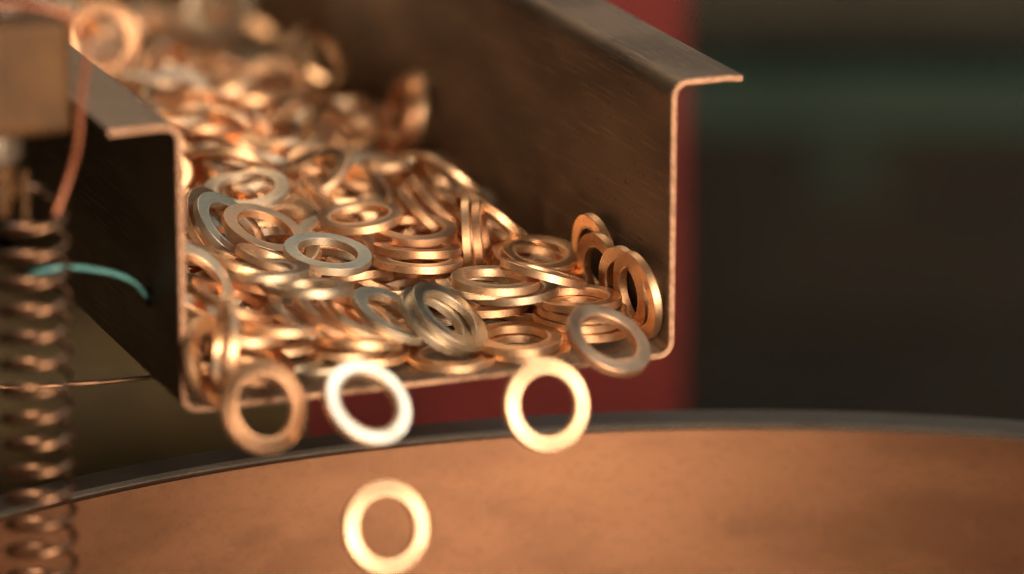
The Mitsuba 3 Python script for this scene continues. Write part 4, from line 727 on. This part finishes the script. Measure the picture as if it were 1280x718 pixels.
    'upright copper washer just above the bright rimmed washer',
    'upright copper washer just left of the grey left arc',]
WHICH = [154, 130, 140, 115, 131, 80, 46, 132, 44, 177, 15, 75, 82, 84, 71, 4, 105, 180, 124, 149, 100, 97, 118, 179, 167, 169, 7, 1, 161, 143, 47, 0, 57, 123, 174, 61, 6, 88, 137, 156, 158, 135, 152, 60, 108, 157, 67, 29, 122, 65, 103, 168, 74, 66, 63, 77, 120, 160, 151, 69, 114, 142, 113, 106, 181, 153, 109, 147, 165, 56, 86, 96, 33, 125, 146, 19, 128, 136, 176, 26, 53, 126, 112, 164, 58, 107, 2, 70, 13, 148, 178, 42, 68, 5, 43, 155, 139, 85, 12, 11, 133, 48, 90, 52, 72, 51, 9, 93, 119, 3, 78, 37, 110, 116, 73, 45, 20, 117, 28, 159, 102, 127, 163, 23, 49, 41, 101, 14, 170, 150, 31, 145, 22, 162, 173, 25, 36, 144, 50, 94, 166, 62, 111, 99, 8, 18, 171, 89, 121, 64, 87, 17, 172, 134, 21, 76, 16, 38, 98, 81, 30, 55, 175, 39, 24, 104, 40, 91, 141, 27, 10, 34, 95, 129, 83, 54, 32, 35, 59, 138, 79, 92]
rng = np.random.RandomState(11)
variant = rng.choice(len(VARIANTS), len(POSES), p=[0.30, 0.25, 0.20, 0.15, 0.10])
for i, v in {5: 4, 1: 4, 4: 4, 39: 4, 40: 4, 48: 4, 49: 3, 62: 2, 63: 2, 64: 2, 21: 2, 3: 3, 32: 0, 27: 3, 58: 3, 26: 0, 41: 4}.items(): variant[i] = v
N_SINGLE = 256
for i in range(N_SINGLE):
    key = 'copper_washer' if i == 0 else f'copper_washer_{i:03d}'
    m = np.eye(4); m[:3, :3] = ROT[i]; m[:3, 3] = POS[i] * MM
    scene[key] = {**RING[variant[i]], 'to_world': T4(m.tolist())}
    if i < len(NAMED):
        tag(key, NAMED[i], 'washer', 'copper washers')
    else:
        tag(key, ZONES[WHICH[i - len(NAMED)]], 'washer', 'copper washers')
vs, fs, us, k = [], [], [], 0
LM, LUV = ring_mesh(32, 0)
for i in range(N_SINGLE, len(POSES)):
    vs.append(np.asarray(LM.vertices) @ ROT[i].T + POS[i]); fs.append(np.asarray(LM.faces) + k); us.append(LUV); k += len(LM.vertices)
put('buried_washers', (np.vstack(vs), np.vstack(fs)), 'copper_1', smooth=True, uv=np.vstack(us))
tag('buried_washers', 'copper washers buried deep in the heap, filling the trough beneath those that show', 'washers', None, 'stuff')

# ---------------------------------------------------------------- the drum under the trough
DC, DR = (66.0, -190.0, 0.0), 250.0
put('collecting_drum__wall', lathe([(DR - 3, -560), (DR - 3, -32.6), (DR - 0.6, -32.6), (DR - 0.6, -560)], DC, 256), 'drum_board', smooth=40)
put('collecting_drum__bottom', lathe([(0.0, -610), (DR - 3.2, -610), (DR - 3.2, -604), (0.0, -604)], DC, 128), 'drum_board', smooth=40)
put('collecting_drum__skirt', lathe([(DR - 3, -618), (DR - 3, -560.5), (DR - 0.6, -560.5), (DR - 0.6, -618)], DC, 256), 'drum_outside', smooth=40)
put('collecting_drum__rim', lathe([(DR - 0.4, -34.4), (DR - 0.4, -32.2), (DR + 0.4, -31.4), (DR + 9.5, -31.4), (DR + 10.5, -32.4), (DR + 10.5, -36), (DR + 9, -37.4), (DR - 0.4, -37.4)][::-1], DC, 256), 'rim_steel', smooth=40)
tag('collecting_drum', 'large round brown drum with a dark flat rim, catching the washers below the trough', 'drum')
labels['collecting_drum__rim'] = {'label': 'dark grey flat metal rim of the drum'}

# ---------------------------------------------------------------- spring, brass block and wires at the left
SX, SY, SZ, PITCH = -34.4, -7.6, 50.0, 6.0
SHIFT = np.array([-6.8, -27.6, 7.6])   # the hanging spring and block stand a little in front of the trough
turns = 17; a = np.linspace(0, 2 * np.pi * turns, turns * 40)
coil = np.c_[SX + 7.3 * np.cos(a + 0.6), SY - 7.3 * np.sin(a + 0.6), SZ - PITCH * a / (2 * np.pi)]
put('coil_spring__coil', tube(coil, 0.74, 12), 'spring_wire', smooth=True)
hook = spline([coil[0], coil[0] + [-0.4, 2.5, 1.4], (SX + 4.2, SY + 2, SZ + 3.4), (SX + 1.4, SY + 1, SZ + 5.8), (SX - 3, SY, SZ + 6.8)], 8)
put('coil_spring__hook', tube(hook, 0.74, 12), 'spring_wire', smooth=True)
tag('coil_spring', 'upright copper coloured coil spring hanging at the left of the trough', 'spring')

put('brass_block__body', rbox(-62, -20.3, 12, 34, 61.5, 86.5, 2.2).apply_translation(SHIFT), 'brass')
put('brass_block__back_plate', rbox(-64, -17.8, 35, 39, 62.5, 104, 0.6).apply_translation(SHIFT), 'dark_metal')
put('brass_block__collar', lathe([(0, 54.5), (5.2, 54.5), (6.4, 56), (6.4, 61.4), (0, 61.4)], (-35.5, 22, 0), 24).apply_translation(SHIFT), 'grey_metal', smooth=40)
put('brass_block__terminal', lathe([(0, 43), (2.2, 43), (2.6, 44), (2.6, 47), (4.0, 47.4), (4.0, 50.6), (3.2, 51), (3.2, 54.4), (0, 54.4)], (-34.4, 21, 0), 24).apply_translation(SHIFT), 'brass', smooth=40)
put('brass_block__lug', rbox(-30.2, -28.6, 18.2, 21.0, 41.5, 53.0, 0.5).apply_translation(SHIFT), 'brass')
put('brass_block__top_nut', lathe([(0, 86.6), (4.6, 86.6), (4.6, 89.6), (3.8, 90.4), (0, 90.4)], (-31.5, 24, 0), 6).apply_translation(SHIFT), 'dark_metal', smooth=False)
put('brass_block__support_arm', trimesh.util.concatenate([rbox(-126, -66, 8, 18, 84, 96, 1), rbox(-126, -114, 18.5, 205, 84, 96, 1), rbox(-126, -114, 193, 205, -1.5, 83.5, 1)]), 'dark_metal')
tag('brass_block', 'rounded brown brass block with a terminal under it at the upper left', 'block')

loop = spline([(-46, 14, 91.5), (-34.3, 12, 90.6), (-27.3, 10.5, 89.8), (-21.3, 10, 87.4), (-17.9, 11, 83.4), (-16.9, 12, 79.5), (-17.9, 14, 69.6), (-18.6, 15, 59.2), (-19.9, 16, 53.0), (-22.6, 15.5, 46.4), (-24.0, 15.0, 43.6)], 10) + SHIFT
put('copper_wire', tube(loop, 0.72), 'lacquered_copper', smooth=True)
tag('copper_wire', 'reddish copper wire bent over the brass block and down beside it', 'wire')
teal = spline([(-8.0, 72.0, 14.0), (-20.0, 42.0, 23.0), (-28.5, 20.0, 29.6), (-29.5, 13.0, 32.0), (-26.0, 9.5, 33.3), (-20.0, 11.0, 32.6), (-11.0, 15.0, 29.4), (-4.8, 19.0, 25.6), (-1.0, 22.0, 21.0)], 10)
put('teal_wire', tube(teal, 0.6), 'teal_plastic', smooth=True)
tag('teal_wire', 'pale teal insulated wire passing the spring to the side of the trough', 'wire')
lead = spline([(-60, 38, 0.4), (-32, 39.5, -1.6), (-12.7, 40, -3.1), (4.2, 40, -3.4), (20, 41, -3.2)], 8)
put('bare_lead', tube(lead, 0.5, 10), 'spring_wire', smooth=True)
tag('bare_lead', 'thin bare copper lead running level from the spring under the trough', 'wire')

# ---------------------------------------------------------------- machines behind
put('feeder_base', rbox(-120, 79, 150, 400, -619, -2.0, 3), 'olive_paint')
tag('feeder_base', 'olive painted machine base under the trough, behind the spring', 'machine base')
put('red_machine', rbox(150, 301.5, 430, 560, -619, 150, 4), 'red_paint')
tag('red_machine', 'blurred red painted machine column standing behind the trough', 'machine')

r = np.array([RIGHT[0], RIGHT[1], 0]); r /= np.linalg.norm(r); fw = np.array([-r[1], r[0], 0]); O = CAM / MM * [1, 1, 0] + fw * 1900.0


def back(key, u0, u1, d0, d1, z0, z1, mat, rr=3.0):
    m = rbox(u0, u1, d0, d1, z0, z1, rr)
    M = np.eye(4); M[:3, 0], M[:3, 1], M[:3, 3] = r, fw, O
    m.apply_transform(M); put(key, m, mat)


back('rear_cabinet__lower_panel', -420, 420, 30, 330, -500, -254.99, 'black_paint')
back('rear_cabinet__middle_panel', -420, 420, 26, 330, -254.99 + 0.5, -163.78, 'brown_paint')
back('rear_cabinet__upper_panel', -420, 420, 26, 330, -128.46, 260, 'grey_paint')
back('rear_cabinet__recess', -420, 420, 60, 330, -135.33 , -128.46 - 0.5, 'black_paint')
back('rear_cabinet__cross_beam', -420, 420, 0, 59, -163.78 + 0.5, -135.33 - 0.5, 'teal_paint')
back('rear_cabinet__bracket', 121.8, 158.24, 19, 25.5, -197.11, -163.78, 'bracket_paint', 2)
back('rear_cabinet__plinth', -420, 420, 40, 330, -619, -500.5, 'black_paint')
tag('rear_cabinet', 'dark out-of-focus machine cabinet with a dull teal cross beam, far behind at the right', 'machine')
labels['rear_cabinet__cross_beam'] = {'label': 'dull teal horizontal beam across the dark cabinet'}
labels['rear_cabinet__bracket'] = {'label': 'dull teal bracket below the beam'}
